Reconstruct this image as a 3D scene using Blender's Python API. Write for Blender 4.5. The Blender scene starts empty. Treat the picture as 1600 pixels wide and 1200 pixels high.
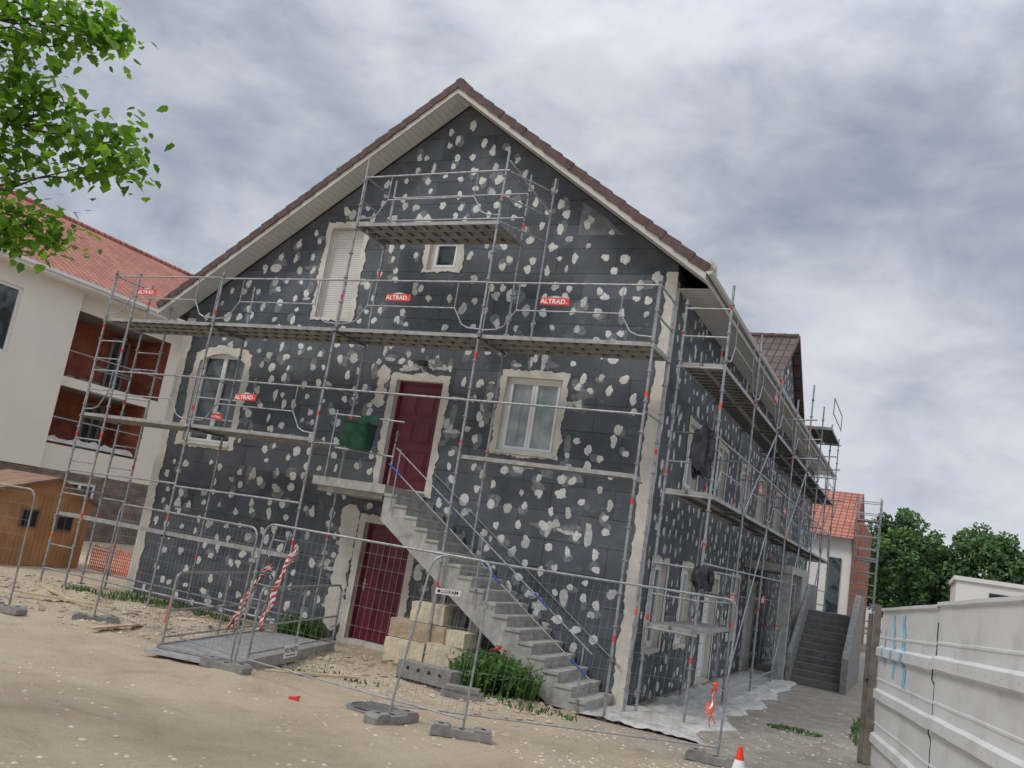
import bpy, random, numpy as np
from math import *
from mathutils import Vector, Matrix, noise as mn
random.seed(7)
R=random.random
def U(a,b): return a+(b-a)*R()
SC=bpy.context.scene; COL=SC.collection
# ---------------------------------------------------------------- materials
def newmat(name):
    m=bpy.data.materials.new(name); m.use_nodes=True
    nt=m.node_tree; b=nt.nodes['Principled BSDF']; return m,nt,b
def N(nt,t,**k):
    n=nt.nodes.new(t)
    for a,v in k.items():
        if a in n.inputs.keys(): n.inputs[a].default_value=v
        else: setattr(n,a,v)
    return n
def ramp(nt,stops):
    r=nt.nodes.new('ShaderNodeValToRGB'); e=r.color_ramp.elements
    while len(e)<len(stops): e.new(.5)
    for i,(p,c) in enumerate(stops):
        e[i].position=p; e[i].color=(*c,1) if len(c)==3 else c
    return r
def mixc(nt,f,a,b,mode='MIX'):
    m=nt.nodes.new('ShaderNodeMix'); m.data_type='RGBA'; m.blend_type=mode
    for i,v in((0,f),(6,a),(7,b)):
        if hasattr(v,'is_linked'): nt.links.new(v,m.inputs[i])
        elif i==0: m.inputs[0].default_value=v
        else: m.inputs[i].default_value=(*v,1)
    return m.outputs[2]
def simple(name,c,rough=.8,var=.25,scale=4,metal=0,bump=0,bscale=40,dirt=None,trans=0,spec=None):
    m,nt,b=newmat(name); L=nt.links.new
    tc=N(nt,'ShaderNodeTexCoord'); n=N(nt,'ShaderNodeTexNoise',Scale=scale,Detail=6,Roughness=.6)
    L(tc.outputs['Object'],n.inputs['Vector'])
    lo=tuple(x*(1-var) for x in c); hi=tuple(min(1,x*(1+var)) for x in c)
    r=ramp(nt,[(.3,lo),(.7,hi)]); L(n.outputs['Fac'],r.inputs[0]); col=r.outputs[0]
    if dirt:
        n3=N(nt,'ShaderNodeTexNoise',Scale=dirt[1],Detail=8,Roughness=.7); L(tc.outputs['Object'],n3.inputs['Vector'])
        r3=ramp(nt,[(.5,(0,0,0)),(.72,(1,1,1))]); L(n3.outputs['Fac'],r3.inputs[0])
        col=mixc(nt,r3.outputs[0],col,dirt[0])
    L(col,b.inputs['Base Color'])
    b.inputs['Roughness'].default_value=rough; b.inputs['Metallic'].default_value=metal
    if spec is not None: b.inputs['Specular IOR Level'].default_value=spec
    if bump:
        n2=N(nt,'ShaderNodeTexNoise',Scale=bscale,Detail=5); L(tc.outputs['Object'],n2.inputs['Vector'])
        bp=N(nt,'ShaderNodeBump',Strength=bump,Distance=.02); L(n2.outputs['Fac'],bp.inputs['Height']); L(bp.outputs[0],b.inputs['Normal'])
    if trans:
        tr=N(nt,'ShaderNodeBsdfTranslucent'); ms=N(nt,'ShaderNodeMixShader'); ms.inputs[0].default_value=trans
        L(mixc(nt,1.0,col,(1.6,1.7,.8),'MULTIPLY'),tr.inputs[0]); L(b.outputs[0],ms.inputs[1]); L(tr.outputs[0],ms.inputs[2]); L(ms.outputs[0],nt.nodes['Material Output'].inputs[0])
    return m
def swz(nt,a,bx):
    tc=N(nt,'ShaderNodeTexCoord'); s=N(nt,'ShaderNodeSeparateXYZ'); c=N(nt,'ShaderNodeCombineXYZ')
    nt.links.new(tc.outputs['Object'],s.inputs[0]); nt.links.new(s.outputs[a],c.inputs[0]); nt.links.new(s.outputs[bx],c.inputs[1]); return tc,c.outputs[0]
def board_mat(name,a,bx):
    m,nt,b=newmat(name); L=nt.links.new
    tc,v=swz(nt,a,bx)
    br=N(nt,'ShaderNodeTexBrick',Scale=1.0); br.offset=.5
    br.inputs['Brick Width'].default_value=1.2; br.inputs['Row Height'].default_value=.5; br.inputs['Mortar Size'].default_value=.009
    br.inputs['Bias'].default_value=0; br.inputs['Mortar Smooth'].default_value=.6
    br.inputs['Color1'].default_value=(.050,.058,.072,1); br.inputs['Color2'].default_value=(.090,.101,.121,1); br.inputs['Mortar'].default_value=(.022,.025,.032,1)
    L(v,br.inputs['Vector'])
    n=N(nt,'ShaderNodeTexNoise',Scale=1.3,Detail=10,Roughness=.72); L(tc.outputs['Object'],n.inputs['Vector'])
    r=ramp(nt,[(.44,(0,0,0)),(.80,(.6,.6,.6))]); L(n.outputs['Fac'],r.inputs[0])
    c=mixc(nt,r.outputs[0],br.outputs['Color'],(.19,.205,.22))
    mp=N(nt,'ShaderNodeMapping'); mp.inputs['Scale'].default_value=(2.4,2.4,4); mp.inputs['Rotation'].default_value=(0,.35,0); L(tc.outputs['Object'],mp.inputs[0])
    n2=N(nt,'ShaderNodeTexNoise',Scale=1.0,Detail=10,Roughness=.8,Distortion=.9); L(mp.outputs[0],n2.inputs['Vector'])
    r2=ramp(nt,[(.57,(0,0,0)),(.70,(.6,.6,.6))]); L(n2.outputs['Fac'],r2.inputs[0])
    c=mixc(nt,r2.outputs[0],c,(.27,.285,.295))
    L(c,b.inputs['Base Color']); b.inputs['Roughness'].default_value=.75
    bp=N(nt,'ShaderNodeBump',Strength=.5,Distance=.01); L(br.outputs['Fac'],bp.inputs['Height']); bp.invert=True; L(bp.outputs[0],b.inputs['Normal'])
    return m
def tile_mat(name,c1,c2,along,up,w=.25,h=.32):
    m,nt,b=newmat(name); L=nt.links.new
    tc,v=swz(nt,along,up)
    br=N(nt,'ShaderNodeTexBrick',Scale=1.0); br.offset=.0
    br.inputs['Brick Width'].default_value=w; br.inputs['Row Height'].default_value=h; br.inputs['Mortar Size'].default_value=.022; br.inputs['Mortar Smooth'].default_value=.6
    br.inputs['Color1'].default_value=(*c1,1); br.inputs['Color2'].default_value=(*c2,1); br.inputs['Mortar'].default_value=(*[x*.45 for x in c1],1)
    L(v,br.inputs['Vector'])
    n=N(nt,'ShaderNodeTexNoise',Scale=.8,Detail=7,Roughness=.7); L(tc.outputs['Object'],n.inputs['Vector'])
    r=ramp(nt,[(.3,(.7,.7,.7)),(.7,(1.15,1.15,1.15))]); L(n.outputs['Fac'],r.inputs[0])
    L(mixc(nt,1.0,br.outputs['Color'],r.outputs[0],'MULTIPLY'),b.inputs['Base Color']); b.inputs['Roughness'].default_value=.8
    bp=N(nt,'ShaderNodeBump',Strength=1,Distance=.04); L(br.outputs['Fac'],bp.inputs['Height']); bp.invert=True; L(bp.outputs[0],b.inputs['Normal'])
    return m
M_board=board_mat('insulation_board_front',0,2); M_boards=board_mat('insulation_board_side',1,2)
M_dab=simple('adhesive_plaster',(.66,.67,.65),.95,.2,16,bump=.7,bscale=45)
M_dab2=simple('greyer_adhesive_plaster',(.50,.51,.50),.95,.28,16,bump=.7,bscale=45)
M_smear=simple('thin_adhesive_smear',(.19,.20,.21),.95,.45,9)
M_render=simple('beige_render',(.62,.59,.525),.9,.14,3,bump=.3,bscale=50,dirt=((.44,.42,.38),2.2))
M_soffit=simple('pvc_soffit',(.64,.62,.58),.5,.06,2)
M_fascia=simple('fascia_paint',(.52,.50,.47),.6,.1,3)
M_tiled=simple('brown_tile',(.10,.060,.056),.75,.4,6,bump=.4,bscale=30)
M_roofd=tile_mat('dark_tile_roof',(.09,.06,.055),(.13,.09,.08),1,0)
M_roofx=tile_mat('dark_tile_cross',(.10,.072,.066),(.15,.105,.095),0,2)
M_roofred=tile_mat('red_tile_roof',(.40,.15,.10),(.50,.20,.14),1,0,.3,.3)
M_galv=simple('galvanised_steel',(.36,.37,.39),.45,.3,14,metal=.5,dirt=((.20,.19,.18),5))
M_fgalv=simple('dull_fence_steel',(.30,.305,.31),.5,.25,14,metal=.4,dirt=((.18,.17,.16),5))
M_wire=simple('fence_wire',(.30,.305,.31),.5,.2,14,metal=.3)
M_deck=simple('steel_deck',(.33,.33,.325),.6,.3,8,metal=.3,dirt=((.42,.39,.34),3))
M_deckd=simple('deck_grating',(.13,.135,.14),.6,.3,12,metal=.2)
M_red=simple('sticker_red',(.68,.045,.035),.5,.1,5)
M_white=simple('white_paint',(.80,.80,.79),.5,.06,3)
M_pvc=simple('white_pvc',(.78,.79,.79),.35,.04,3)
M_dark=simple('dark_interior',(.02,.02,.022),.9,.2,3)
M_black=simple('black_rubber',(.03,.03,.03),.8,.3,8)
M_blue=simple('blue_paint',(.02,.06,.30),.5,.2,8)
M_door=simple('burgundy_door',(.125,.010,.022),.42,.2,2)
M_doord=simple('door_groove',(.045,.005,.010),.5,.1,3)
M_conc=simple('concrete',(.38,.375,.35),.9,.25,5,bump=.5,bscale=50,dirt=((.21,.205,.19),3))
M_concd=simple('grey_concrete_block',(.24,.235,.225),.95,.3,7,bump=.6,bscale=60)
M_wood=simple('hut_wood',(.46,.24,.11),.7,.25,2)
M_woodd=simple('weathered_wood',(.15,.13,.11),.9,.4,5,bump=.5)
M_plank=simple('pale_timber',(.50,.39,.26),.85,.25,5,bump=.3)
M_foam=simple('cream_block',(.64,.56,.41),.95,.18,5,bump=.6,dirt=((.46,.39,.28),3))
M_foamb=simple('brown_block',(.42,.32,.22),.95,.3,5,bump=.6)
M_wallw=simple('pale_render',(.80,.75,.67),.9,.05,.6)
M_wallb=simple('plain_white_wall',(.78,.77,.74),.9,.05,.6)
M_orange=simple('orange_plastic',(.85,.10,.02),.5,.15,6)
M_tapew=simple('tape_white',(.85,.85,.85),.4,.05,6)
M_green=simple('green_plastic',(.022,.070,.042),.8,.45,5,bump=.3,spec=.2)
M_cloth=simple('dark_cloth',(.06,.06,.07),1,.5,6,bump=.5,spec=.02)
M_sheet=simple('plastic_sheet',(.52,.51,.485),.45,.22,4,bump=.4,bscale=12,dirt=((.34,.31,.27),2.4))
M_hoard=simple('white_sheet_steel',(.68,.69,.69),.40,.07,1.2,dirt=((.53,.52,.49),1.4))
M_spray=simple('light_blue_spray',(.25,.55,.76),.7,.25,9)
M_leafA=simple('leaf_light',(.16,.30,.032),.5,.35,3,trans=.5)
M_leafB=simple('leaf_dark',(.075,.165,.020),.55,.35,3,trans=.4)
M_bgA=simple('far_leaf_light',(.085,.165,.045),.8,.3,.5,trans=.2); M_bgB=simple('far_leaf_dark_and_shaded',(.035,.085,.028),.8,.3,.5)
M_bark=simple('bark',(.07,.055,.04),.95,.4,8,bump=.8,bscale=20)
M_poppy=simple('poppy_red',(.7,.02,.01),.6,.1,5)
M_dry=simple('dry_grass',(.42,.34,.2),.9,.3,5)
M_stone=simple('gravel_stone',(.54,.47,.375),.95,.32,.9)
M_rubble=simple('rubble_stone',(.44,.36,.27),.95,.45,1.3)
m,nt,b=newmat('window_glass'); L=nt.links.new
tc=N(nt,'ShaderNodeTexCoord'); n=N(nt,'ShaderNodeTexNoise',Scale=1.4,Detail=2,Distortion=1.5); L(tc.outputs['Object'],n.inputs['Vector'])
r=ramp(nt,[(.4,(.03,.04,.045)),(.6,(.11,.13,.14))]); L(n.outputs['Fac'],r.inputs[0]); L(r.outputs[0],b.inputs['Base Color'])
b.inputs['Roughness'].default_value=.06; b.inputs['IOR'].default_value=1.6; M_glass=m
m,nt,b=newmat('net_curtain'); L=nt.links.new
tc=N(nt,'ShaderNodeTexCoord'); w=N(nt,'ShaderNodeTexNoise',Scale=1.6,Detail=3,Distortion=.8); L(tc.outputs['Object'],w.inputs['Vector'])
r=ramp(nt,[(.35,(.20,.235,.245)),(.65,(.38,.415,.425))]); L(w.outputs['Fac'],r.inputs[0]); L(r.outputs[0],b.inputs['Base Color']); b.inputs['Roughness'].default_value=.10; b.inputs['IOR'].default_value=1.7; M_curt=m
def brick_mat(name,a,bx,c1,c2,mo,w=.3,h=.2):
    m,nt,b=newmat(name); L=nt.links.new; tc,v=swz(nt,a,bx)
    br=N(nt,'ShaderNodeTexBrick',Scale=1.0); br.inputs['Brick Width'].default_value=w; br.inputs['Row Height'].default_value=h; br.inputs['Mortar Size'].default_value=.012
    br.inputs['Color1'].default_value=(*c1,1); br.inputs['Color2'].default_value=(*c2,1); br.inputs['Mortar'].default_value=(*mo,1)
    L(v,br.inputs['Vector'])
    n=N(nt,'ShaderNodeTexNoise',Scale=2.0,Detail=6,Roughness=.7); L(tc.outputs['Object'],n.inputs['Vector'])
    r=ramp(nt,[(.3,(.6,.6,.6)),(.7,(1.2,1.2,1.2))]); L(n.outputs['Fac'],r.inputs[0])
    L(mixc(nt,1.0,br.outputs['Color'],r.outputs[0],'MULTIPLY'),b.inputs['Base Color']); b.inputs['Roughness'].default_value=.9; return m
M_brick=brick_mat('hollow_red_brick',1,2,(.34,.085,.045),(.44,.13,.07),(.26,.15,.12),.5,.25)
M_brickx=brick_mat('hollow_red_brick_end',0,2,(.34,.085,.045),(.44,.13,.07),(.26,.15,.12),.5,.25)
M_plinth=brick_mat('brown_stone_plinth',1,2,(.18,.135,.115),(.28,.22,.185),(.16,.14,.125),.4,.12)
# ---------------------------------------------------------------- mesh builder
class MB:
    def __init__(s): s.v=[];s.f=[];s.m=[];s.s=[]
    def add(s,vs,fs,m=0,sm=False):
        o=len(s.v); s.v+=[tuple(p) for p in vs]
        for f in fs: s.f.append(tuple(i+o for i in f)); s.m.append(m); s.s.append(sm)
    def box(s,x0,x1,y0,y1,z0,z1,m=0,T=None):
        v=[(x,y,z) for x in(x0,x1) for y in(y0,y1) for z in(z0,z1)]
        if T: v=[T(*p) for p in v]
        s.add(v,[(0,1,3,2),(4,6,7,5),(0,4,5,1),(2,3,7,6),(0,2,6,4),(1,5,7,3)],m)
    def obox(s,c,a,b,d,m=0):
        c,a,b,d=map(Vector,(c,a,b,d)); v=[c+i*a+j*b+k*d for i in(-1,1) for j in(-1,1) for k in(-1,1)]
        s.add(v,[(0,1,3,2),(4,6,7,5),(0,4,5,1),(2,3,7,6),(0,2,6,4),(1,5,7,3)],m)
    def tube(s,p,q,r=.024,n=8,m=0,r2=None):
        p=Vector(p);q=Vector(q);d=q-p
        if d.length<1e-5: return
        d.normalize(); a=d.orthogonal().normalized(); b=d.cross(a); r2=r if r2 is None else r2
        v=[p+(a*cos(2*pi*i/n)+b*sin(2*pi*i/n))*r for i in range(n)]+[q+(a*cos(2*pi*i/n)+b*sin(2*pi*i/n))*r2 for i in range(n)]
        s.add(v,[(i,(i+1)%n,n+(i+1)%n,n+i) for i in range(n)],m,True)
        s.add(v[:n],[tuple(range(n))],m); s.add(v[n:],[tuple(range(n))],m)
    def path(s,pts,r=.02,n=6,m=0):
        for a,b in zip(pts,pts[1:]): s.tube(a,b,r,n,m)
    def quad(s,a,b,c,d,m=0): s.add([a,b,c,d],[(0,1,2,3)],m)
    def prism(s,prof,fn,a,b,m=0):
        n=len(prof); v=[fn(p,a) for p in prof]+[fn(p,b) for p in prof]
        s.add(v,[tuple(range(n)),tuple(range(n,2*n))]+[(i,(i+1)%n,n+(i+1)%n,n+i) for i in range(n)],m)
    def obj(s,name,mats,parent=None,label=None):
        me=bpy.data.meshes.new(name); me.from_pydata(s.v,[],s.f)
        for m in mats: me.materials.append(m)
        me.polygons.foreach_set('material_index',s.m); me.polygons.foreach_set('use_smooth',s.s); me.update()
        o=bpy.data.objects.new(name,me); COL.objects.link(o)
        if parent is not None: put(o,parent)
        if label: o['label']=label
        return o
def put(o,parent):
    o.parent=parent
    if parent.type=='EMPTY': o.matrix_parent_inverse=Matrix.Translation(-Vector(parent.location))
def bar(name,par,p,q,r=.02,n=6,mats=None):
    mb=MB(); mb.tube(p,q,r,n); return mb.obj(name,mats or [M_galv],par)
def thing(name,loc,label,cat,group=None):
    e=bpy.data.objects.new(name,None); e.location=loc; e.empty_display_size=.3; COL.objects.link(e)
    e['label']=label; e['category']=cat
    if group: e['group']=group
    return e
def tag(o,label,cat,group=None):
    o['label']=label;o['category']=cat
    if group:o['group']=group
    return o
def text_geo(txt,size):
    cu=bpy.data.curves.new('t','FONT'); cu.body=txt; cu.size=size; cu.align_x='CENTER'; cu.align_y='CENTER'; cu.resolution_u=2; cu.offset=size*.02
    o=bpy.data.objects.new('t',cu); COL.objects.link(o)
    me=bpy.data.meshes.new_from_object(o); v=[tuple(p.co) for p in me.vertices]; f=[tuple(p.vertices) for p in me.polygons]
    bpy.data.objects.remove(o); bpy.data.meshes.remove(me); return v,f
TXT={}
def add_text(mb,txt,size,fn,m,sx=1):
    if (txt,size) not in TXT: TXT[(txt,size)]=text_geo(txt,size)
    v,f=TXT[(txt,size)]; mb.add([fn(p[0]*sx,p[1]) for p in v],f,m)
TG=lambda s,o,z:(s,-o,z)
TS=lambda s,o,z:(o,s,z)
# ---------------------------------------------------------------- ground
def gh(x,y):
    t=min(1,max(0,(-5.4-y)/7)); t=t*t*(3-2*t)
    h=.42*t*min(1,max(.35,(6-x)/8))
    k=1 if abs(x)<40 and abs(y)<40 else 0
    if k and y<-1.8: h+=.06*mn.noise(Vector((x*.5,y*.5,0)))+.035*mn.noise(Vector((x*1.7,y*1.7,3)))+.014*mn.noise(Vector((x*4.5,y*4.5,7)))
    elif k: h+=.02*mn.noise(Vector((x*.8,y*.8,0)))
    if -14<x<-.5 and -3.6<y<-1.2: h+=.09*mn.noise(Vector((x*1.3,y*2,9)))
    if -14<x<-7 and -4.5<y<-.8: h+=.14*abs(mn.noise(Vector((x*1.1,y*1.6,19))))
    return h-.01
def axis(lo,hi,st,far):
    a=list(np.arange(lo,hi,st)); e=[]; v=hi; d=st
    while v<far: e.append(v); d*=1.35; v+=d
    g=[]; v=lo; d=st
    while v>-far: d*=1.35; v-=d; g.append(v)
    return g[::-1]+a+e
xs=axis(-16,7,.11,500); ys=axis(-15,4,.11,500)
mb=MB(); mb.v=[(x,y,gh(x,y)) for x in xs for y in ys]; ny=len(ys)
for i in range(len(xs)-1):
    for j in range(ny-1): mb.f.append((i*ny+j,(i+1)*ny+j,(i+1)*ny+j+1,i*ny+j+1)); mb.m.append(0); mb.s.append(True)
m,nt,b=newmat('site_ground'); L=nt.links.new
tc=N(nt,'ShaderNodeTexCoord')
def nz(sc,de=8,ro=.65,di=0):
    n=N(nt,'ShaderNodeTexNoise',Scale=sc,Detail=de,Roughness=ro,Distortion=di); L(tc.outputs['Object'],n.inputs['Vector']); return n.outputs['Fac']
r1=ramp(nt,[(.3,(.44,.34,.225)),(.5,(.56,.45,.31)),(.72,(.64,.54,.40))]); L(nz(.9,9,.7,.3),r1.inputs[0])
r2=ramp(nt,[(.3,(.23,.205,.17)),(.7,(.43,.395,.335))]); L(nz(2.5),r2.inputs[0])
sp=N(nt,'ShaderNodeSeparateXYZ'); L(tc.outputs['Object'],sp.inputs[0])
def mt_(nt,op,a,b_=None):
    n=nt.nodes.new('ShaderNodeMath'); n.operation=op
    for i,v in enumerate((a,b_)):
        if v is None: continue
        if hasattr(v,'is_linked'): nt.links.new(v,n.inputs[i])
        else: n.inputs[i].default_value=v
    return n.outputs[0]
nn=mt_(nt,'MULTIPLY',mt_(nt,'SUBTRACT',nz(.45),.5),5.0)
gx=mt_(nt,'ADD',mt_(nt,'ADD',mt_(nt,'MULTIPLY',sp.outputs[0],.45),mt_(nt,'MULTIPLY',sp.outputs[1],.24)),nn)
rg=ramp(nt,[(.25,(0,0,0)),(.75,(1,1,1))]); L(mt_(nt,'ADD',mt_(nt,'MULTIPLY',gx,.3),.56),rg.inputs[0])
c=mixc(nt,rg.outputs[0],r1.outputs[0],r2.outputs[0])
r3=ramp(nt,[(.54,(0,0,0)),(.62,(1,1,1))]); L(nz(26,6,.75),r3.inputs[0])
c=mixc(nt,mt_(nt,'MULTIPLY',r3.outputs[0],.35),c,(.70,.62,.48))
r5=ramp(nt,[(.34,(1,1,1)),(.46,(0,0,0))]); L(nz(34,6,.8),r5.inputs[0])
c=mixc(nt,mt_(nt,'MULTIPLY',r5.outputs[0],.55),c,(.22,.17,.115))
r4=ramp(nt,[(.54,(0,0,0)),(.70,(1,1,1))]); L(nz(1.5,11,.8,.5),r4.inputs[0])
c=mixc(nt,mt_(nt,'MULTIPLY',r4.outputs[0],.55),c,(.31,.24,.155))
L(c,b.inputs['Base Color']); b.inputs['Roughness'].default_value=.95
bp=N(nt,'ShaderNodeBump',Strength=1.0,Distance=.05); L(nz(13,10,.8),bp.inputs['Height']); L(bp.outputs[0],b.inputs['Normal'])
g=mb.obj('ground',[m]); g['kind']='structure'
ico=[(0,0,1),(.9,0,.2),(.28,.85,.2),(-.72,.53,.1),(-.72,-.53,.2),(.28,-.85,.1),(0,0,-.6)]
icf=[(0,1,2),(0,2,3),(0,3,4),(0,4,5),(0,5,1),(6,2,1),(6,3,2),(6,4,3),(6,5,4),(6,1,5)]
mb=MB()
for i in range(12000):
    if i<4200: x=U(-13,4);y=U(-10.5,-1.3)
    elif i<8000: x=U(-9,3); y=-3.6+random.gauss(0,.9)
    else: x=U(.2,3.7);y=U(-6,9)
    if mn.noise(Vector((x*.6,y*.6,5)))<-.08 and R()<.8: continue
    s=.006+.032*R()**4; a=R()*6.28; z=gh(x,y)
    mb.add([(x+s*(p[0]*cos(a)-p[1]*sin(a))*U(.8,1.3),y+s*(p[0]*sin(a)+p[1]*cos(a)),z+s*.5*p[2]) for p in ico],icf)
for i in range(3600):
    if i<1700: x=U(-13.5,-6.5);y=U(-4.3,-.6)
    else: x=U(-9,-.2);y=-2.0+random.gauss(0,.8)
    if y>-.15: continue
    s=.014+.065*R()**3; a=R()*6.28; z=gh(x,y)
    mb.add([(x+s*(p[0]*cos(a)-p[1]*sin(a))*U(.7,1.3),y+s*(p[0]*sin(a)+p[1]*cos(a)),z+s*.6*p[2]) for p in ico],icf,1)
g=mb.obj('gravel',[M_stone,M_rubble]); g['kind']='stuff'; tag(g,'loose pale pebbles and rubble scattered over sandy ground','gravel')
# ---------------------------------------------------------------- house
AX,AZ,SL=-4.94,11.13,.712
WL=-11.58; LEN=24.0
top=lambda x:AZ+.075-SL*abs(x-AX)
house=thing('house',(-5.8,10,0),'three-storey gabled house clad in dark insulation boards with adhesive dabs','house')
def wall_cells(mb,T,sb,zb,holes,topf,m=0):
    sb=sorted(set(sb+[h[0] for h in holes]+[h[1] for h in holes])); zb=sorted(set(zb+[h[2] for h in holes]+[h[3] for h in holes]))
    for a,c in zip(sb,sb[1:]):
        for p,q in zip(zb,zb[1:]):
            if any(a>=h[0]-1e-6 and c<=h[1]+1e-6 and p>=h[2]-1e-6 and q<=h[3]+1e-6 for h in holes): continue
            poly=[(a,p),(c,p),(c,q),(a,q)]; out=[]
            for i in range(4):
                P,Q=poly[i],poly[(i+1)%4]; dp=topf(P[0])-P[1]; dq=topf(Q[0])-Q[1]
                if dp>=0: out.append(P)
                if dp*dq<0:
                    t=dp/(dp-dq); out.append((P[0]+t*(Q[0]-P[0]),P[1]+t*(Q[1]-P[1])))
            if len(out)>2: mb.add([T(s,0,z) for s,z in out],[tuple(range(len(out)))],m)
def blob(rnd,Rr,n,jag,e,ph,an,notch):
    k3=rnd.uniform(0,.22); ph3=rnd.uniform(0,6.28); k4=rnd.uniform(0,.16); ph4=rnd.uniform(0,6.28)
    ni=rnd.randrange(n) if notch else -9; w_=0; o=[]
    for i in range(n):
        w_=.45*w_+rnd.uniform(-jag,jag); t=2*pi*i/n
        rr=Rr*(1+e*cos(t-ph)+k3*cos(2*t-ph3)+k4*cos(3*t-ph4)+w_)
        if i==ni: rr*=.55
        elif abs(i-ni)==1: rr*=.82
        if rnd.random()<.05: rr*=1.22
        o.append((rr*cos(t)*an,rr*sin(t)/an))
    return o
HZ=[0]
def haze_o():
    HZ[0]+=1; return .0008+.0014*((HZ[0]*0.6180339)%1.0)
def dabs(mb,T,s0,s1,z0,z1,holes,topf,m,seed):
    rnd=random.Random(seed); row=0; z=z0+.14
    while z<z1:
        s=s0+(.10 if row%2 else .33)
        while s<s1-.1:
            cs=s+rnd.uniform(-.16,.16); cz=z+rnd.uniform(-.10,.10); Rr=rnd.uniform(.050,.086)
            if rnd.random()<.10: Rr*=1.35
            ok=cz+.25<topf(cs) and s0+.12<cs<s1-.12 and not any(h[0]-.24<cs<h[1]+.24 and h[2]-.24<cz<h[3]+.24 for h in holes) and rnd.random()>.07
            if ok:
                n=26; ring=blob(rnd,Rr,n,.11,rnd.uniform(.05,.36),-1.57+rnd.gauss(0,.9),rnd.uniform(.76,1.1),rnd.random()<.5)
                jit=[rnd.uniform(.6,.9) for _ in range(n)]; th=rnd.uniform(.002,.005)
                v=[T(cs+a,.0032,cz+b_) for a,b_ in ring]+[T(cs+a*j,.0045+rnd.uniform(0,th),cz+b_*j) for (a,b_),j in zip(ring,jit)]+[T(cs+rnd.uniform(-.02,.02),.0045+rnd.uniform(0,.004),cz)]
                f=[(i,(i+1)%n,n+(i+1)%n,n+i) for i in range(n)]+[(n+i,n+(i+1)%n,2*n) for i in range(n)]
                mb.add(v,f,m if rnd.random()<.78 else m+2,rnd.random()<.5)
                if rnd.random()<.4:
                    ang=rnd.uniform(0,6.28); r2=blob(rnd,Rr*rnd.uniform(1.0,1.5),18,.14,.4,ang,rnd.uniform(.7,1.3),False)
                    ox,oz=cos(ang)*Rr*.7,sin(ang)*Rr*.7; ho=haze_o()
                    mb.add([T(cs+ox+a,ho,cz+oz+b_) for a,b_ in r2],[tuple(range(18))],m+1)
            s+=.46
        z+=.285; row+=1
arch=(-10.9,-9.55,3.45,5.5)
HG=dict(arch=arch,attic=(-7.9,-7.02,6.45,8.5),small=(-5.3,-4.6,7.55,8.25),win=(-3.05,-1.9,4.0,5.42),door2=(-5.5,-4.42,3.04,5.2),door1=(-5.62,-4.52,.08,2.3),low=(-3.75,-2.95,.35,1.35))
hg=list(HG.values())
HS=[(2.2,3.2,3.95,5.2),(5.0,6.0,3.95,5.2),(8.0,9.0,3.95,5.2),(10.8,11.8,3.95,5.2),(14,15,3.95,5.2),(17,18,3.95,5.2),
    (.75,1.75,.9,2.4),(3.0,3.9,.9,2.4),(5.3,6.5,.05,2.3),(8.2,9.2,.9,2.4),(10.8,11.9,.05,2.3)]
side_t=AZ-SL*4.94+.03
YC,RZX,HW=13.8,10.35,3.7
def side_top2(s): return max(side_t, RZX-.18-.72*abs(s-YC)) if YC-3.6<s<YC+3.6 else side_t
mb=MB()
wall_cells(mb,TG,[WL,AX,0],[-.1,12],hg,top,0)
wall_cells(mb,TS,[0,YC-3.55,YC,YC+3.55,LEN],[-.1,11],HS,side_top2,1)
dabs(mb,TG,WL+.3,-.25,0,11.2,hg,top,2,3)
dabs(mb,TS,.3,LEN-.3,0,10.2,HS,side_top2,2,5)
TB=lambda s,o,z:(s,LEN+o,z); wall_cells(mb,TB,[WL,AX,0],[-.1,12],[],top,0)
TLf=lambda s,o,z:(WL,s,z); wall_cells(mb,TLf,[0,LEN],[-.1,12],[],lambda s:top(WL),1)
def reveal(mb,T,h,d,m):
    a,c,p,q=h
    for P,Q in(((a,p),(a,q)),((a,q),(c,q)),((c,q),(c,p)),((c,p),(a,p))):
        mb.quad(T(P[0],0,P[1]),T(Q[0],0,Q[1]),T(Q[0],-d,Q[1]),T(P[0],-d,P[1]),m)
for h in hg: reveal(mb,TG,h,.3,5)
for h in HS: reveal(mb,TS,h,.3,5)
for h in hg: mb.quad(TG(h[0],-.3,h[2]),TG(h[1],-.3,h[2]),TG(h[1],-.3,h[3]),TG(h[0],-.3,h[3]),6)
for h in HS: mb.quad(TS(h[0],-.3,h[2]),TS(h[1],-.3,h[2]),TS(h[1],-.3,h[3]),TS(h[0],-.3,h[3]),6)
mb.quad(TG(-2.05,.0005,8.28),TG(-1.15,.0005,8.28),TG(-1.5,.0005,8.6),TG(-2.05,.0005,8.95),7)
M_lightb=simple('scuffed_board',(.17,.18,.195),.8,.35,5)
rnd=random.Random(77)
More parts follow.
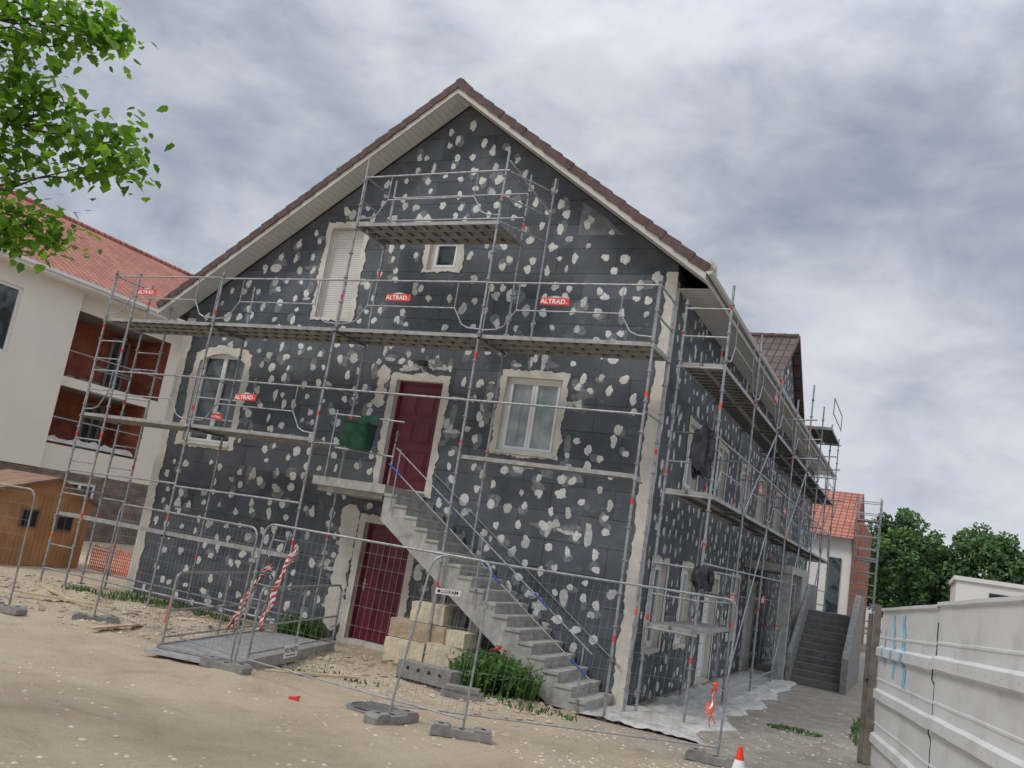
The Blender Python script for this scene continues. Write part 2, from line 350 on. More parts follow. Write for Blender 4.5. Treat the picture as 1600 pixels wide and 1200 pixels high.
for (cx_,cz_,n_,sx_,sz_) in((-5.75,5.35,14,.30,.35),(-4.9,5.6,8,.5,.12),(-4.15,4.4,8,.10,.6),(-2.4,5.68,10,.6,.10),(-1.6,4.8,7,.12,.5),(-2.3,3.75,8,.6,.10),(-3.4,4.7,7,.10,.5),(-6.1,1.4,10,.15,.8),(-4.25,2.0,7,.15,.4),(-7.4,8.75,5,.4,.1),(-1.6,2.7,7,.5,.2),(-1.9,1.5,7,.6,.2),(-9.2,4.6,6,.1,.6),(-3.0,2.2,5,.4,.2),(-6.9,7.4,4,.08,.6),(-8.2,7.4,4,.08,.6)):
    for _ in range(n_):
        r2=blob(rnd,rnd.uniform(.04,.12),20,.14,.35,rnd.uniform(0,6.28),rnd.choice([.6,.7,1.0,1.5,1.9]),False); px=cx_+rnd.gauss(0,sx_*.6); pz=cz_+rnd.gauss(0,sz_*.6)
        if any(h[0]-.2<px<h[1]+.2 and h[2]-.2<pz<h[3]+.2 for h in hg): continue
        ho=haze_o(); mb.add([TG(px+a,ho,pz+b_) for a,b_ in r2],[tuple(range(20))],4 if rnd.random()<.55 else 3)
mb.obj('wall',[M_board,M_boards,M_dab,M_smear,M_dab2,M_render,M_dark,M_lightb],house)
def surround(T,h,w,seed,archh=0,o=.014):
    mb=MB(); rnd=random.Random(seed); a,c,p,q=h; per=[]
    def samp(x0,z0,x1,z1,X0,Z0,X1,Z1):
        n=max(3,int(hypot(x1-x0,z1-z0)/.04))
        for i in range(n):
            t=i/n; per.append(((x0+(x1-x0)*t,z0+(z1-z0)*t),(X0+(X1-X0)*t,Z0+(Z1-Z0)*t)))
    W=w
    samp(a,p,a,q,a-W,p-W*.6,a-W,q+W); samp(a,q,c,q,a-W,q+W,c+W,q+W); samp(c,q,c,p,c+W,q+W,c+W,p-W*.6); samp(c,p,a,p,c+W,p-W*.6,a-W,p-W*.6)
    n=len(per); off=[0]*n; x=0
    for i in range(n): x=.75*x+rnd.uniform(-.026,.026); off[i]=x+rnd.uniform(-.014,.014)
    I=[];O=[]
    for i,((x0,z0),(X0,Z0)) in enumerate(per):
        if archh and z0>q-.001:
            k=archh*(abs(2*(x0-a)/(c-a)-1)**2); z0=q-k; Z0=Z0-k*.9
        elif archh:
            z0=min(z0,q-archh); Z0=min(Z0,q+W-archh*.9)
        d=Vector((X0-x0,Z0-z0)); d.normalize()
        I.append(T(x0,o,z0)); O.append(T(X0+d.x*off[i],o,Z0+d.y*off[i]))
    mb.add(I+O,[(i,(i+1)%n,n+(i+1)%n,n+i) for i in range(n)],0)
    if archh:
        k=14; v=[]
        for i in range(k+1):
            s=a+(c-a)*i/k; v+=[T(s,-.004,q-archh*(abs(2*i/k-1)**2)),T(s,-.004,q)]
        mb.add(v,[(2*i,2*i+1,2*i+3,2*i+2) for i in range(k)],0)
    mb.obj('render_surround',[M_render],house)
for k,(nm,h) in enumerate(HG.items()):
    surround(TG,h,{'door2':.15,'door1':.16,'small':.10,'arch':.18}.get(nm,.13),k+20,.20 if nm=='arch' else 0)
for k,h in enumerate(HS): surround(TS,h,.13,k+60)
def strip(T,s0,s1,z0,z1,seed,ragL=True,ragR=True,o=.013,mt=None,j=.025):
    mb=MB(); rnd=random.Random(seed); n=int((z1-z0)/.06); a=[];c=[];x=y=0
    for i in range(n+1):
        z=z0+(z1-z0)*i/n; x=.7*x+rnd.uniform(-j,j); y=.7*y+rnd.uniform(-j,j); tp=min(1,i/2+.2,(n-i)/2+.2) if ragL and ragR else 1; md=(s0+s1)/2
        a.append(T(md+(s0-md)*tp+(x if ragL else 0),o,z)); c.append(T(md+(s1-md)*tp+(y if ragR else 0),o,z))
    mb.add(a+c,[(i,i+1,n+2+i,n+1+i) for i in range(n)],0); mb.obj('render_strip',[mt or M_render],house)
strip(TG,-.20,.013,0,7.55,1,True,False); strip(TS,-.013,.22,0,7.4,2,False,True)
strip(TG,WL,WL+.26,0,6.3,3,False,True)
strip(TG,-5.95,-5.72,4.6,5.5,9,j=.06); strip(TG,-6.15,-5.80,.15,2.6,12,o=.010,j=.04)
mb=MB(); mb.box(-5.05,-4.88,.01,.09,5.52,5.62,0,TG); mb.tube(TG(-5.0,.05,5.57),TG(-5.22,.07,5.60),.012,6); mb.tube(TG(-4.92,.05,5.57),TG(-4.75,.08,5.50),.012,6)
mb.obj('lamp_mount',[M_black],house)
# roof
Y0,Y1=-.6,LEN+.6; XL,XR=-11.95,.66; RZ=11.13+.30
rt=lambda x:RZ-SL*abs(x-AX)
mb=MB()
prof=[(XL,rt(XL)),(AX,RZ),(XR,rt(XR)),(XR,rt(XR)-.13),(AX,RZ-.13),(XL,rt(XL)-.13)]
mb.prism(prof,lambda p,y:(p[0],y,p[1]),Y0+.02,Y1,0)
roof=mb.obj('roof',[M_roofd],house)
mb=MB()
for sgn,xe in((1,XR),(-1,XL)):
    Ls=hypot(xe-AX,rt(xe)-RZ); d=Vector((xe-AX,0,rt(xe)-RZ)).normalized(); nrm=Vector((sgn*SL,0,1)).normalized()
    n=int(Ls/.36)
    for i in range(n+1):
        t=Ls*(i+.5)/(n+1); c=Vector((AX,0,RZ))+d*t; dd=(d+nrm*(.07+U(-.02,.02))).normalized(); nn_=dd.cross(Vector((0,1,0)))
        if nn_.z<0: nn_=-nn_
        j=U(-.008,.008)
        mb.obox((c.x,Y0-.012+j,c.z-.03),dd*.195,Vector((0,.022,0)),nn_*.075,0)
        mb.obox((c.x,Y0+.10+j,c.z+.035),dd*.195,Vector((0,.12,0)),nn_*.022,0)
for i in range(int((Y1-Y0)/.4)):
    y=Y0+.4*i; mb.tube((AX,y,RZ-.02),(AX,y+.42,RZ+.01),.12,8,0)
mb.obj('verge_tile',[M_tiled],roof,'stepped brown clay tiles along the gable edge')
mb=MB()
for sgn,xe in((1,XR),(-1,XL)):
    Ls=hypot(xe-AX,rt(xe)-RZ); d=Vector((xe-AX,0,rt(xe)-RZ)).normalized(); base=Vector((AX,0,RZ-.20))
    n=int(Ls/.125)
    for i in range(n):
        c=base+d*(Ls*(i+.5)/n); mb.obox((c.x,Y0/2-.005,c.z),d*(Ls/n/2-.004),Vector((0,-Y0/2-.03,0)),Vector((0,0,.012)),0)
    mb.obox((base+d*Ls/2)+Vector((0,Y0/2,.028)),d*(Ls/2),Vector((0,-Y0/2-.035,0)),Vector((0,0,.008)),1)
for i in range(int((LEN)/.13)):
    y=.02+.13*i; mb.quad((.02,y,rt(XR)-.19),(XR-.03,y,rt(XR)-.19),(XR-.03,y+.12,rt(XR)-.19),(.02,y+.12,rt(XR)-.19),0)
mb.obj('soffit',[M_soffit,M_concd],roof)
mb=MB()
for sgn,xe in((1,XR),(-1,XL)):
    Ls=hypot(xe-AX,rt(xe)-RZ); d=Vector((xe-AX,0,rt(xe)-RZ)).normalized(); c=Vector((AX,0,RZ-.175))+d*Ls/2
    mb.obox((c.x,Y0+.012,c.z),d*Ls/2,Vector((0,.012,0)),Vector((0,0,.065)),0)
mb.box(XR-.03,XR-.005,Y0+.03,Y1,rt(XR)-.24,rt(XR)-.10,0)
mb.obj('fascia',[M_fascia],roof)
mb=MB()
n=8; yy=[Y0-.02,Y1]
for j in range(n):
    a0=pi+pi*j/n;a1=pi+pi*(j+1)/n; cx,cz,r=XR+.06,rt(XR)-.09,.062
    for rr in(r,r-.006): mb.quad((cx+rr*cos(a0),yy[0],cz+rr*sin(a0)),(cx+rr*cos(a1),yy[0],cz+rr*sin(a1)),(cx+rr*cos(a1),yy[1],cz+rr*sin(a1)),(cx+rr*cos(a0),yy[1],cz+rr*sin(a0)))
mb.add([(cx+r*cos(pi+pi*j/n),yy[0]+.002,cz+r*sin(pi+pi*j/n)) for j in range(n+1)],[tuple(range(n+1))])
mb.obj('gutter',[M_fascia],roof)
mb=MB(); yc=YC; rz=RZX; hw=HW
prof=[(yc-hw,rz-.72*hw),(yc,rz),(yc+hw,rz-.72*hw),(yc+hw,rz-.72*hw-.12),(yc,rz-.12),(yc-hw,rz-.72*hw-.12)]
mb.prism(prof,lambda p,x:(x,p[0],p[1]),.22,-4.0,0)
dm=mb.obj('dormer_roof',[M_roofx],house,'dark tiled cross roof over the side wall')
mb=MB()
for sg in(-1,1):
    d=Vector((0,sg,-.72)).normalized()
    for i in range(12):
        c=Vector((.24,yc,rz-.02))+d*(.19+.37*i); mb.obox(c,Vector((.02,0,0)),d*.19,Vector((0,.72*sg,1)).normalized()*.07)
for i in range(11): mb.tube((.22-.38*i,yc,rz+.01),(-.18-.38*i,yc,rz-.01),.10,8)
mb.obj('verge_tile',[M_tiled],dm)
def window(T,h,parent,o=-.16,leaves=2,pm=None,fw=.06,sill=True,bars=0,fm=None):
    pm=pm or M_curt
    a,c,p,q=h; mb=MB(); B=lambda s0,s1,z0,z1,o0=o,o1=o+.06,m=0:mb.box(s0,s1,o0,o1,z0,z1,m,T)
    B(a,a+fw,p,q);B(c-fw,c,p,q);B(a+fw,c-fw,q-fw,q);B(a+fw,c-fw,p,p+fw)
    w=(c-a-2*fw)/leaves
    for i in range(leaves):
        x0=a+fw+i*w+.004;x1=x0+w-.008;g=.05; oo=(o+.012,o+.075)
        B(x0,x0+g,p+fw,q-fw,*oo);B(x1-g,x1,p+fw,q-fw,*oo);B(x0+g,x1-g,q-fw-g,q-fw,*oo);B(x0+g,x1-g,p+fw,p+fw+g,*oo)
        for k in range(bars):
            z=p+fw+g+(q-p-2*fw-2*g)*(k+1)/(bars+1); B(x0+g,x1-g,z-.012,z+.012,*oo)
    wn=mb.obj('window',[fm or M_pvc],parent)
    mb=MB(); mb.quad(T(a+fw,o+.03,p+fw),T(c-fw,o+.03,p+fw),T(c-fw,o+.03,q-fw),T(a+fw,o+.03,q-fw)); mb.obj('pane',[pm],wn)
    if sill:
        mb=MB(); mb.box(a-.04,c+.04,o+.06,.05,p-.045,p+.002,0,T); mb.obj('sill',[M_render],wn)
    return wn
window(TG,HG['win'],house,pm=M_curt)
window(TG,HG['arch'],house,pm=M_glass,bars=3,fw=.045)
window(TG,HG['small'],house,leaves=1,pm=M_glass,fw=.09,sill=False)
window(TG,HG['low'],house,leaves=1,pm=M_glass)
for h in HS:
    if h[2]>.5: window(TS,h,house,pm=M_glass if R()<.6 else M_curt)
a,c,p,q=HG['attic']; mb=MB()
z=p+.02
while z<q-.01: mb.box(a,c,-.14,-.125,z,z+.044,0,TG); mb.box(a,c,-.15,-.14,z,z+.052,1,TG); z+=.052
mb.box(a,a+.05,-.15,-.10,p,q,0,TG); mb.box(c-.05,c,-.15,-.10,p,q,0,TG); mb.box(a,c,-.2,-.08,p-.05,p,0,TG)
mb.obj('shutter',[M_soffit,M_render],house,'closed white roller shutter')
def door(T,h,parent,mt,hand=-1):
    a,c,p,q=h; o=-.2; mb=MB(); mb.box(a,a+.06,o,o+.07,p,q,0,T);mb.box(c-.06,c,o,o+.07,p,q,0,T);mb.box(a+.06,c-.06,o,o+.07,q-.06,q,0,T)
    a+=.064;c-=.064;q-=.064; w=c-a
    mb.box(a,c,o+.005,o+.045,p+.02,q,0,T)
    for (x0,x1) in((a+.12,a+w/2-.05),(a+w/2+.05,c-.12)):
        for z0,z1 in((p+.2,p+.75),(p+.95,p+1.35),(p+1.5,q-.15)):
            mb.box(x0,x1,o+.045,o+.052,z0,z1,0,T); mb.box(x0+.04,x1-.04,o+.052,o+.066,z0+.04,z1-.04,0,T)
            mb.box(x0-.015,x1+.015,o+.045,o+.049,z0-.015,z1+.015,1,T)
    d=mb.obj('door',[mt,M_doord if mt is M_door else M_concd],parent)
    mb=MB(); hx=a+.07 if hand<0 else c-.07
    mb.box(hx-.02,hx+.02,o+.045,o+.055,p+.92,p+1.14,0,T); mb.tube(T(hx,o+.05,p+1.05),T(hx,o+.11,p+1.05),.009); mb.tube(T(hx,o+.11,p+1.05),T(hx-hand*.12,o+.11,p+1.05),.009)
    mb.obj('handle',[M_galv],d)
door(TG,HG['door1'],house,M_door,-1); door(TG,HG['door2'],house,M_door,-1)
for h in HS:
    if h[2]<.5: door(TS,h,house,M_white)
mb=MB(); mb.box(.02,1.25,9.6,13.4,2.75,2.95); mb.box(1.0,1.25,9.65,9.9,0,2.75); mb.box(1.05,1.25,12.0,13.3,0,2.75)
mb.obj('porch',[M_conc],house,'bare concrete porch canopy beside the side wall')
# ---------------------------------------------------------------- concrete staircase on gable
st=thing('outdoor_staircase',(-2,-.7,0),'bare concrete outdoor stairs climbing the gable wall to the upper door','stairs')
YA,YB=-1.40,-.03; NS=18; X0,X1=-4.4,.08; run=(X1-X0)/NS; rise=3.02/NS
pr=[(X0,3.02-rise)]+[q for i in range(NS-1) for q in((X0+(i+1)*run,3.02-rise*(i+1)),(X0+(i+1)*run,3.02-rise*(i+2)))]
pr+=[(X1-.1,0.0),(X1-.85,0.0),(X0,2.38)]
mb=MB(); mb.prism(pr,lambda p,y:(p[0],y,p[1]),YA+.02,YB,0)
mb.obj('flight',[M_conc],st)
mb=MB()
for i in range(NS-1):
    x=X0+i*run; z=3.02-rise*(i+1); mb.box(x-.02+U(-.004,.004),x+run+.012,YA+U(-.004,.006),YB,z-.045,z+.004,0); mb.box(x+run-.035,x+run-.005,YA+.018,YB,z-rise,z-.045,0)
mb.obj('tread',[M_conc],st)
mb=MB(); mb.box(-6.0,X0+.0,YA-.02,YB,2.84,3.0); mb.box(-5.95,X0-.1,YA+.1,YB,2.74,2.84)
mb.obj('landing',[M_conc],st)
mb=MB(); sz=lambda x:3.02-(x-X0)*rise/run
for dz in(.36,.72):
    mb.tube((X0+.1,YA-.03,sz(X0+.1)+dz),(-.15,YA-.03,sz(-.15)+dz),.011,8,0)
for x in(-4.2,-2.3,-.3): mb.tube((x,YA-.03,sz(x)-.35),(x,YA-.03,sz(x)+.76),.013,8,0)
for x,dz in((-4.25,.36),(-2.0,.36),(-.35,.36),(-1.1,.72)):
    p=Vector((x,YA-.03,sz(x)+dz)); d=Vector((1,0,-rise/run)).normalized(); mb.tube(p-d*.17,p+d*.17,.019,8,1)
mb.obj('handrail',[M_galv,M_blue],st,'steel tube handrails with blue-painted sleeves')
mb=MB(); d=Vector((1,0,-rise/run)).normalized(); c=Vector(((X0+X1)/2,-.06,sz((X0+X1)/2)+.5)); mb.tube(c-d*2.5,c+d*2.5,.010,8)
for k in range(5): q=c+d*(-2.2+1.1*k); mb.tube(q,q+Vector((0,.055,-.03)),.008,6)
mb.obj('wall_rail',[M_fgalv],st)
# ---------------------------------------------------------------- scaffolding
def standard(T,s,o,z0,z1,par,n=8):
    mb=MB(); k=U(-.015,.015); F=lambda z:T(s+k*(z-z0)/3,o,z)
    mb.tube(F(z0+.02),F(z1),.0235,n,0)
    mb.box(s-.07,s+.07,o-.07,o+.07,z0,z0+.012,0,T)
    z=z0+.35
    while z<z1-.05: mb.tube(F(z-.006),F(z+.006),.052,8,0); mb.tube(F(z-.03),F(z+.03),.029,8,0); z+=.5
    z=z0+U(.9,1.8)
    while z<z1-.3:
        zz=z+U(-.2,.2); mb.tube(F(zz),F(zz+.09),.0252,n,1 if R()<.6 else 2); z+=U(1.5,3.0)
    mb.obj('standard',[M_galv,M_red,M_orange],par)
def deck(T,a,c,o0,o1,z,par,planks=3):
    mb=MB(); w=(o1-o0)/planks
    for i in range(planks):
        p=o0+i*w+.012;q=p+w-.024; sag=U(-.006,.006)
        mb.box(a+.03,c-.03,p,q,z+.032+sag,z+.038+sag,0,T); mb.box(a+.03,c-.03,p,p+.012,z-.03+sag,z+.032+sag,0,T); mb.box(a+.03,c-.03,q-.012,q,z-.03+sag,z+.032+sag,0,T)
        k=max(2,int((c-a)/.25))
        for j in range(k): s=a+.1+(c-a-.2)*j/(k-1); mb.box(s-.012,s+.012,p+.012,q-.012,z+.0+sag,z+.031+sag,1,T)
        mb.box(a-.0,a+.03,p+.02,q-.02,z-.02,z+.036,0,T); mb.box(c-.03,c,p+.02,q-.02,z-.02,z+.036,0,T)
    for s in(a,c): mb.tube(T(s,o0-.05,z-.045),T(s,o1+.05,z-.045),.022,6,0)
    mb.obj('deck',[M_deck,M_deckd],par)
def rail(T,a,c,o,z,par,style=1):
    mb=MB(); j0,j1=U(-.015,.015),U(-.015,.015); P=lambda s,h:T(s,o,z+h+j0+(j1-j0)*(s-a)/(c-a))
    mb.tube(P(a-.03,1.0),P(c+.03,1.0),.018,6,0)
    if style==1:
        pts=[(a,.12),(a+.28,.14),(a+.42,.2),(a+.52,.36),(a+.62,.5),(c-.62,.5),(c-.52,.36),(c-.42,.2),(c-.28,.14),(c,.12)]
        mb.path([P(*q) for q in pts],.014,6)
        mb.path([P(a+.03,1.0),P(a+.03,.08)],.011,6); mb.path([P(c-.03,1.0),P(c-.03,.08)],.011,6)
        mb.tube(P(a+.62,.5),P(a+.62,1.0),.011,6);mb.tube(P(c-.62,.5),P(c-.62,1.0),.011,6)
    else:
        mb.tube(P(a,.5),P(c,.5),.018,6,0); mb.tube(P(a+.02,.45),P(a+.02,1.02),.018,6,0)
        mb.tube(P(c-.02,.45),P(c-.02,1.02),.018,6,0)
    mb.obj('guardrail',[M_galv],par)
def endrail(T,s,o0,o1,z,par):
    for h in(.5,1.0): bar('end_rail',par,T(s,o0-.02,z+h),T(s,o1+.02,z+h),.018)
def banner(T,s,o,z,par,w=.54,flip=1):
    mb=MB(); h=.064; tl=U(-.05,.05); F=lambda x,oo,y:T(s+x,o+oo,z+y+x*tl)
    def q(x0,x1,y0,y1,oo,m): mb.add([F(x0,oo,y0),F(x1,oo,y0),F(x1,oo,y1),F(x0,oo,y1)],[(0,1,2,3)],m)
    for oo in(0,.005): q(-w/2,w/2,-h,h,oo,0)
    add_text(mb,'ALTRAD',w*.21,lambda x,y:F(flip*(x*1.08)-.035,.007,y-.004),1)
    mb.add([F(x*w/.5,.004,h+y) for x,y in((-.16,0),(-.09,.03),(0,.045),(.09,.03),(.16,0))],[(0,1,2,3,4)],2)
    mb.add([F(x*w/.5,.006,h+y) for x,y in((-.10,.002),(-.05,.018),(0,.026),(.05,.018),(.10,.002),(0,.008))],[(0,1,2,5),(5,2,3,4)],1)
    for k in(-1,0,1): q(w/2-.05+k*.018-.005,w/2-.05+k*.018+.005,-.03,-.02,.007,1)
    mb.obj('banner',[M_red,M_white,M_concd],par,'red scaffold banner with white lettering')
sc=thing('gable_scaffold',(-6,-1,0),'galvanised steel tube scaffold with decks standing along the gable wall','scaffold')
S=[-12.45,-9.3,-6.12,-2.98,.17]; OI,OO=.45,1.47
for i,s in enumerate(S):
    tp=9.35 if i in(2,3) else 6.95
    for o in(OI,OO): 
        zb=sz(-2.98)-.02 if (o==OI and i==3) else 0
        standard(TG,s,o,zb,tp,sc)
for o in(OI,OO): standard(TG,S[0]+.75,o,0,6.9,sc)
Z1,Z2,Z3,Z0=3.64,5.80,7.95,1.45
for i in range(4): deck(TG,S[i],S[i+1],OI,OO,Z2,sc); rail(TG,S[i],S[i+1],OO,Z2,sc)
deck(TG,S[2],S[3],OI,OO,Z3,sc); rail(TG,S[2],S[3],OO,Z3,sc); rail(TG,S[2],S[3],OI,Z3,sc,0)
for i in(0,1): deck(TG,S[i],S[i+1],OI,OO,Z1,sc); rail(TG,S[i],S[i+1],OO,Z1,sc)
deck(TG,S[3],S[4],1.15,OO,Z1,sc,1)
for i in(0,1): deck(TG,S[i],S[i+1],1.15,OO,Z0,sc,1)
for s in(S[0],S[4]): endrail(TG,s,OI,OO,Z2,sc)
endrail(TG,S[0],OI,OO,Z1,sc)
for s in(S[2],S[3]): endrail(TG,s,OI,OO,Z3,sc)
for i in(2,3): bar('ledger',sc,TG(S[i],OO,Z1+1.0),TG(S[i+1],OO,Z1+1.0))
for i in range(2): bar('ledger',sc,TG(S[i],OO,.3),TG(S[i+1],OO,.3)); bar('ledger',sc,TG(S[i],OI,.3),TG(S[i+1],OI,.3))
for i in(0,1): bar('ledger',sc,TG(S[i],OO,Z0+.95),TG(S[i+1],OO,Z0+1.0))
for z in(.8,1.9,2.6,3.1,4.2,4.9,5.3): bar('ledger',sc,TG(S[0],OO,z),TG(S[0]+.75,OO,z),.015); bar('ledger',sc,TG(S[0],OI,z),TG(S[0]+.75,OI,z),.015)
for p_,q_ in(((S[2]-.1,OO,Z1-.05),(S[2]+1.4,OO,Z1)),((-5.75,OO,4.17),(-4.2,OO,4.14)),((-5.6,OO,3.55),(-4.3,OO,3.5)),((-5.7,OO,3.0),(-5.7,OO,4.25)),((-4.35,OO-.05,3.0),(-4.35,OO-.05,3.75))): bar('ledger',sc,TG(*p_),TG(*q_),.016)
for s in S:
    for z in(2.0,4.7):
        if s in(S[0],S[1]) or z>3: bar('ledger',sc,TG(s,OI,z),TG(s,OO,z),.018)
for p_,q_,r_ in(((S[3]+.5,OI,Z3+1.3),(S[3]+.5,OI,Z2-.1),.022),((S[3],OO,Z3),(S[3]+.52,OI,Z3),.018),((S[3],OO,Z3+1.0),(S[3]+.52,OI,Z3+1.0),.018),((S[3],OO,Z3+.5),(S[3]+.52,OI,Z3+.5),.018),((S[3],OO,Z3+1.2),(S[3]+.52,OI,Z3+.55),.016)):
    bar('brace',sc,TG(*p_),TG(*q_),r_)
mb=MB()
for (sx,z0,z1,o) in((-6.75,0.1,1.9,1.25),):
    for k in(-.17,.17): mb.tube(TG(sx+k,o+.15,z0),TG(sx+k+.1,o-.1,z1),.016,6)
    z=z0+.2
    while z<z1: t=(z-z0)/(z1-z0); mb.tube(TG(sx-.17+.1*t,o+.15-.25*t,z),TG(sx+.17+.1*t,o+.15-.25*t,z),.012,5); z+=.28
mb.obj('ladder',[M_galv],sc)
for (x,z) in((-11.35,6.44),(-4.82,6.46),(-1.64,6.46),(-7.95,4.32)): banner(TG,x,OO+.03,z,sc)
banner(TG,-9.15,.9,3.95,sc,.3)
ss=thing('side_scaffold',(.7,9,0),'galvanised tube scaffold with two decks along the long side wall','scaffold')
SI,SO=.32,1.1; SS=[-.3+3.0*i for i in range(8)]
for i,s in enumerate(SS):
    for o in(SI,SO):
        standard(TS,s,o,0,(7.2 if i<4 else 8.3) if o==SO else (6.9 if i else 6.95),ss)
for i in range(7):
    for z in(3.6,5.78): deck(TS,SS[i],SS[i+1],SI,SO,z,ss,2); rail(TS,SS[i],SS[i+1],SO,z,ss,1)
deck(TS,SS[0],SS[1],SI,SO,1.4,ss,2); rail(TS,SS[0],SS[1],SO,1.4,ss,0)
deck(TS,SS[5],SS[6],SI,SO+.3,7.6,ss,2); rail(TS,SS[5],SS[6],SO+.3,7.6,ss,0)
for z in(3.6,5.78,1.4): endrail(TS,SS[0],SI,SO,z,ss)
for i in(1,3,5): bar('brace',ss,TS(SS[i],SO,.3),TS(SS[i+1],SO,3.5)); bar('brace',ss,TS(SS[i],SO,3.6),TS(SS[i+1],SO,5.7))
for i in range(3,7): bar('outrigger',ss,TS(SS[i],SI,5.6),TS(SS[i],SO+U(.3,.9),5.6+U(-.05,.1))); bar('outrigger',ss,TS(SS[i],SI,6.6),TS(SS[i],SO+U(.3,.8),6.7))
for i in range(7):
    for z in(.3,2.5): bar('ledger',ss,TS(SS[i],SO,z),TS(SS[i+1],SO,z),.018)
for s in SS:
    for z in(2.0,4.6): bar('ledger',ss,TS(s,SI,z),TS(s,SO,z),.018)
for s,z in((4.2,4.25),(8.0,4.2),(11.5,6.4),(5.0,6.4),(2.4,2.0),(6.0,2.0)):
    banner(TS,s,SO+.03,z,ss,.45)
# ---------------------------------------------------------------- mesh fences
fcfg=[((-12.3,-5.3),(-8.85,-4.75),0,0),((-7.9,-3.9),(-4.20,-4.72),0,0),((-4.08,-4.78),(-.42,-4.93),.04,.04),((-1.35,-5.1),(2.12,-2.78),.22,.06)]
flab=['steel mesh site fence panel standing beside the timber hut','steel mesh site fence panel behind the footbridge','steel mesh site fence panel in front of the stairs','steel mesh site fence panel angled towards the house corner']
for k,((ax,ay),(bx,by),le0,le1) in enumerate(fcfg):
    f=thing('mesh_fence_panel',((ax+bx)/2,(ay+by)/2,0),flab[k],'fence','mesh fence panels round the building site')
    A=Vector((ax,ay,gh(ax,ay)));Bv=Vector((bx,by,gh(bx,by))); d=(Bv-A); Ln=d.length; d.normalize(); oy=U(-.04,.04)
    P=lambda s,z:A+d*(s+(le0+(le1-le0)*s/Ln)*z/2)+Vector((0,oy*z,z))
    H=2.03 if k>1 else 1.95; mb=MB(); rr=.16
    pts=[P(0,.03),P(0,H-rr)]+[P(rr-rr*cos(t),H-rr+rr*sin(t)) for t in(.4,.8,1.2,pi/2)]+[P(Ln-rr+rr*sin(t),H-rr+rr*cos(t)) for t in(0,.4,.8,1.2)]+[P(Ln,H-rr),P(Ln,.03)]
    mb.path(pts,.0155,8); mb.tube(P(0,.2),P(Ln,.2),.011,6)
    mb.obj('frame',[M_galv if k>1 else M_fgalv],f)
    mb=MB(); s=.09
    while s<Ln-.04: mb.tube(P(s,.2),P(s,H-.02 if rr<s<Ln-rr else H-.09),.0014,4); s+=.098
    for z in(.45,.7,.95,1.2,1.45,1.7,1.88): mb.tube(P(0,z),P(Ln,z),.0017,4)
    mb.obj('wire_infill',[M_wire],f)
    if k in(1,2):
        mb=MB(); c=P(Ln+.03,1.5); mb.obox(c,d*.07,Vector((0,.03,0)),Vector((0,0,.025))); mb.tube(c-Vector((0,.05,0)),c+Vector((0,.05,0)),.012,6); mb.obj('coupler_clamp',[M_galv],f)
    if k==3:
        mb=MB(); nrm=Vector((d.y,-d.x,0)); up=Vector((0,0,1)); c=P(.30,1.6)+nrm*.03
        mb.obox(c,d*.155,up*.036,nrm*.003,0)
        add_text(mb,'LOXAM',.062,lambda x,y:c+d*(x+.02)+up*y+nrm*.005,1)
        mb.add([c+d*(-.115+.02*cos(t))+up*(.02*sin(t))+nrm*.005 for t in np.linspace(0,2*pi,12,endpoint=False)],[tuple(range(12))],1)
        mb.obj('hire_sign',[M_white,M_black],f,'small white plate with black lettering')
mb=MB()
prf=[(-.36,0),(.36,0),(.36,.08),(.32,.12),(.16,.12),(.13,.09),(-.13,.09),(-.16,.12),(-.32,.12),(-.36,.08)]
mb.prism(prf,lambda p,y:(p[0],y,p[1]),-.11,.11,0)
for x in(-.25,0,.25): mb.tube((x,0,.08),(x,0,.124 if x else .094),.035,8,1)
foot0=mb.obj('fence_foot',[M_concd,M_dark])
foot=[foot0]
for k in range(6):
    o=foot0.copy(); COL.objects.link(o); foot.append(o)
for o,(x,y,a) in zip(foot,[(-8.8,-4.85,.1),(-4.2,-4.80,0.05),(-1.3,-5.08,1.35),(-.42,-4.95,.45),(2.1,-2.8,.1),(-12.3,-5.2,.3),(-7.9,-3.85,.9)]):
    o.location=(x,y,gh(x,y)+.005); o.rotation_euler=(0,0,a); tag(o,'grey concrete fence foot block lying on the dirt','fence foot','fence foot blocks')
# ---------------------------------------------------------------- footbridge
fb=thing('trench_footbridge',(-4.8,-2.8,0),'galvanised steel trench footbridge with side railings leading to the lower door','footbridge')
A=Vector((-4.15,-4.5,.1)); d=Vector((-.9,3.5,0)).normalized(); w=Vector((-d.y,d.x,0)); Lb=3.4; Wd=1.35; up=Vector((0,0,1))
mb=MB(); mb.obox(A+d*Lb/2+w*Wd/2,d*Lb/2,w*Wd/2,up*.02,0)
for s in(0,1): mb.obox(A+d*Lb/2+w*Wd*s-up*.045,d*Lb/2,w*.02,up*.085,0)
mb.obox(A-d*.15+w*Wd/2-up*.04,d*.17,w*Wd/2,(up+d*.2)*.012,0)
mb.obj('walkway_plate',[M_deck],fb)
for s in(0,1):
    mb=MB(); Q=lambda t,z:A+w*(Wd*s)+d*t+up*z
    rr=.12
    mb.path([Q(.1,-.05),Q(.1,.92)]+[Q(.1+rr-rr*cos(t),.92+rr*sin(t)) for t in(.5,1,pi/2)]+[Q(Lb-.25,1.04),Q(Lb-.1,.95),Q(Lb-.1,-.05)],.019,8)
    mb.tube(Q(.1,.5),Q(Lb-.1,.5),.016,6); mb.tube(Q(.12,.12),Q(Lb-.1,.12),.014,6); mb.tube(Q(Lb/2,0),Q(Lb/2,1.04),.016,6)
    mb.obj('railing',[M_fgalv],fb)
mb=MB(); c=A+d*1.5-w*.030+up*.05
mb.obox(c,d*.26,up*.095,w*.003,0)
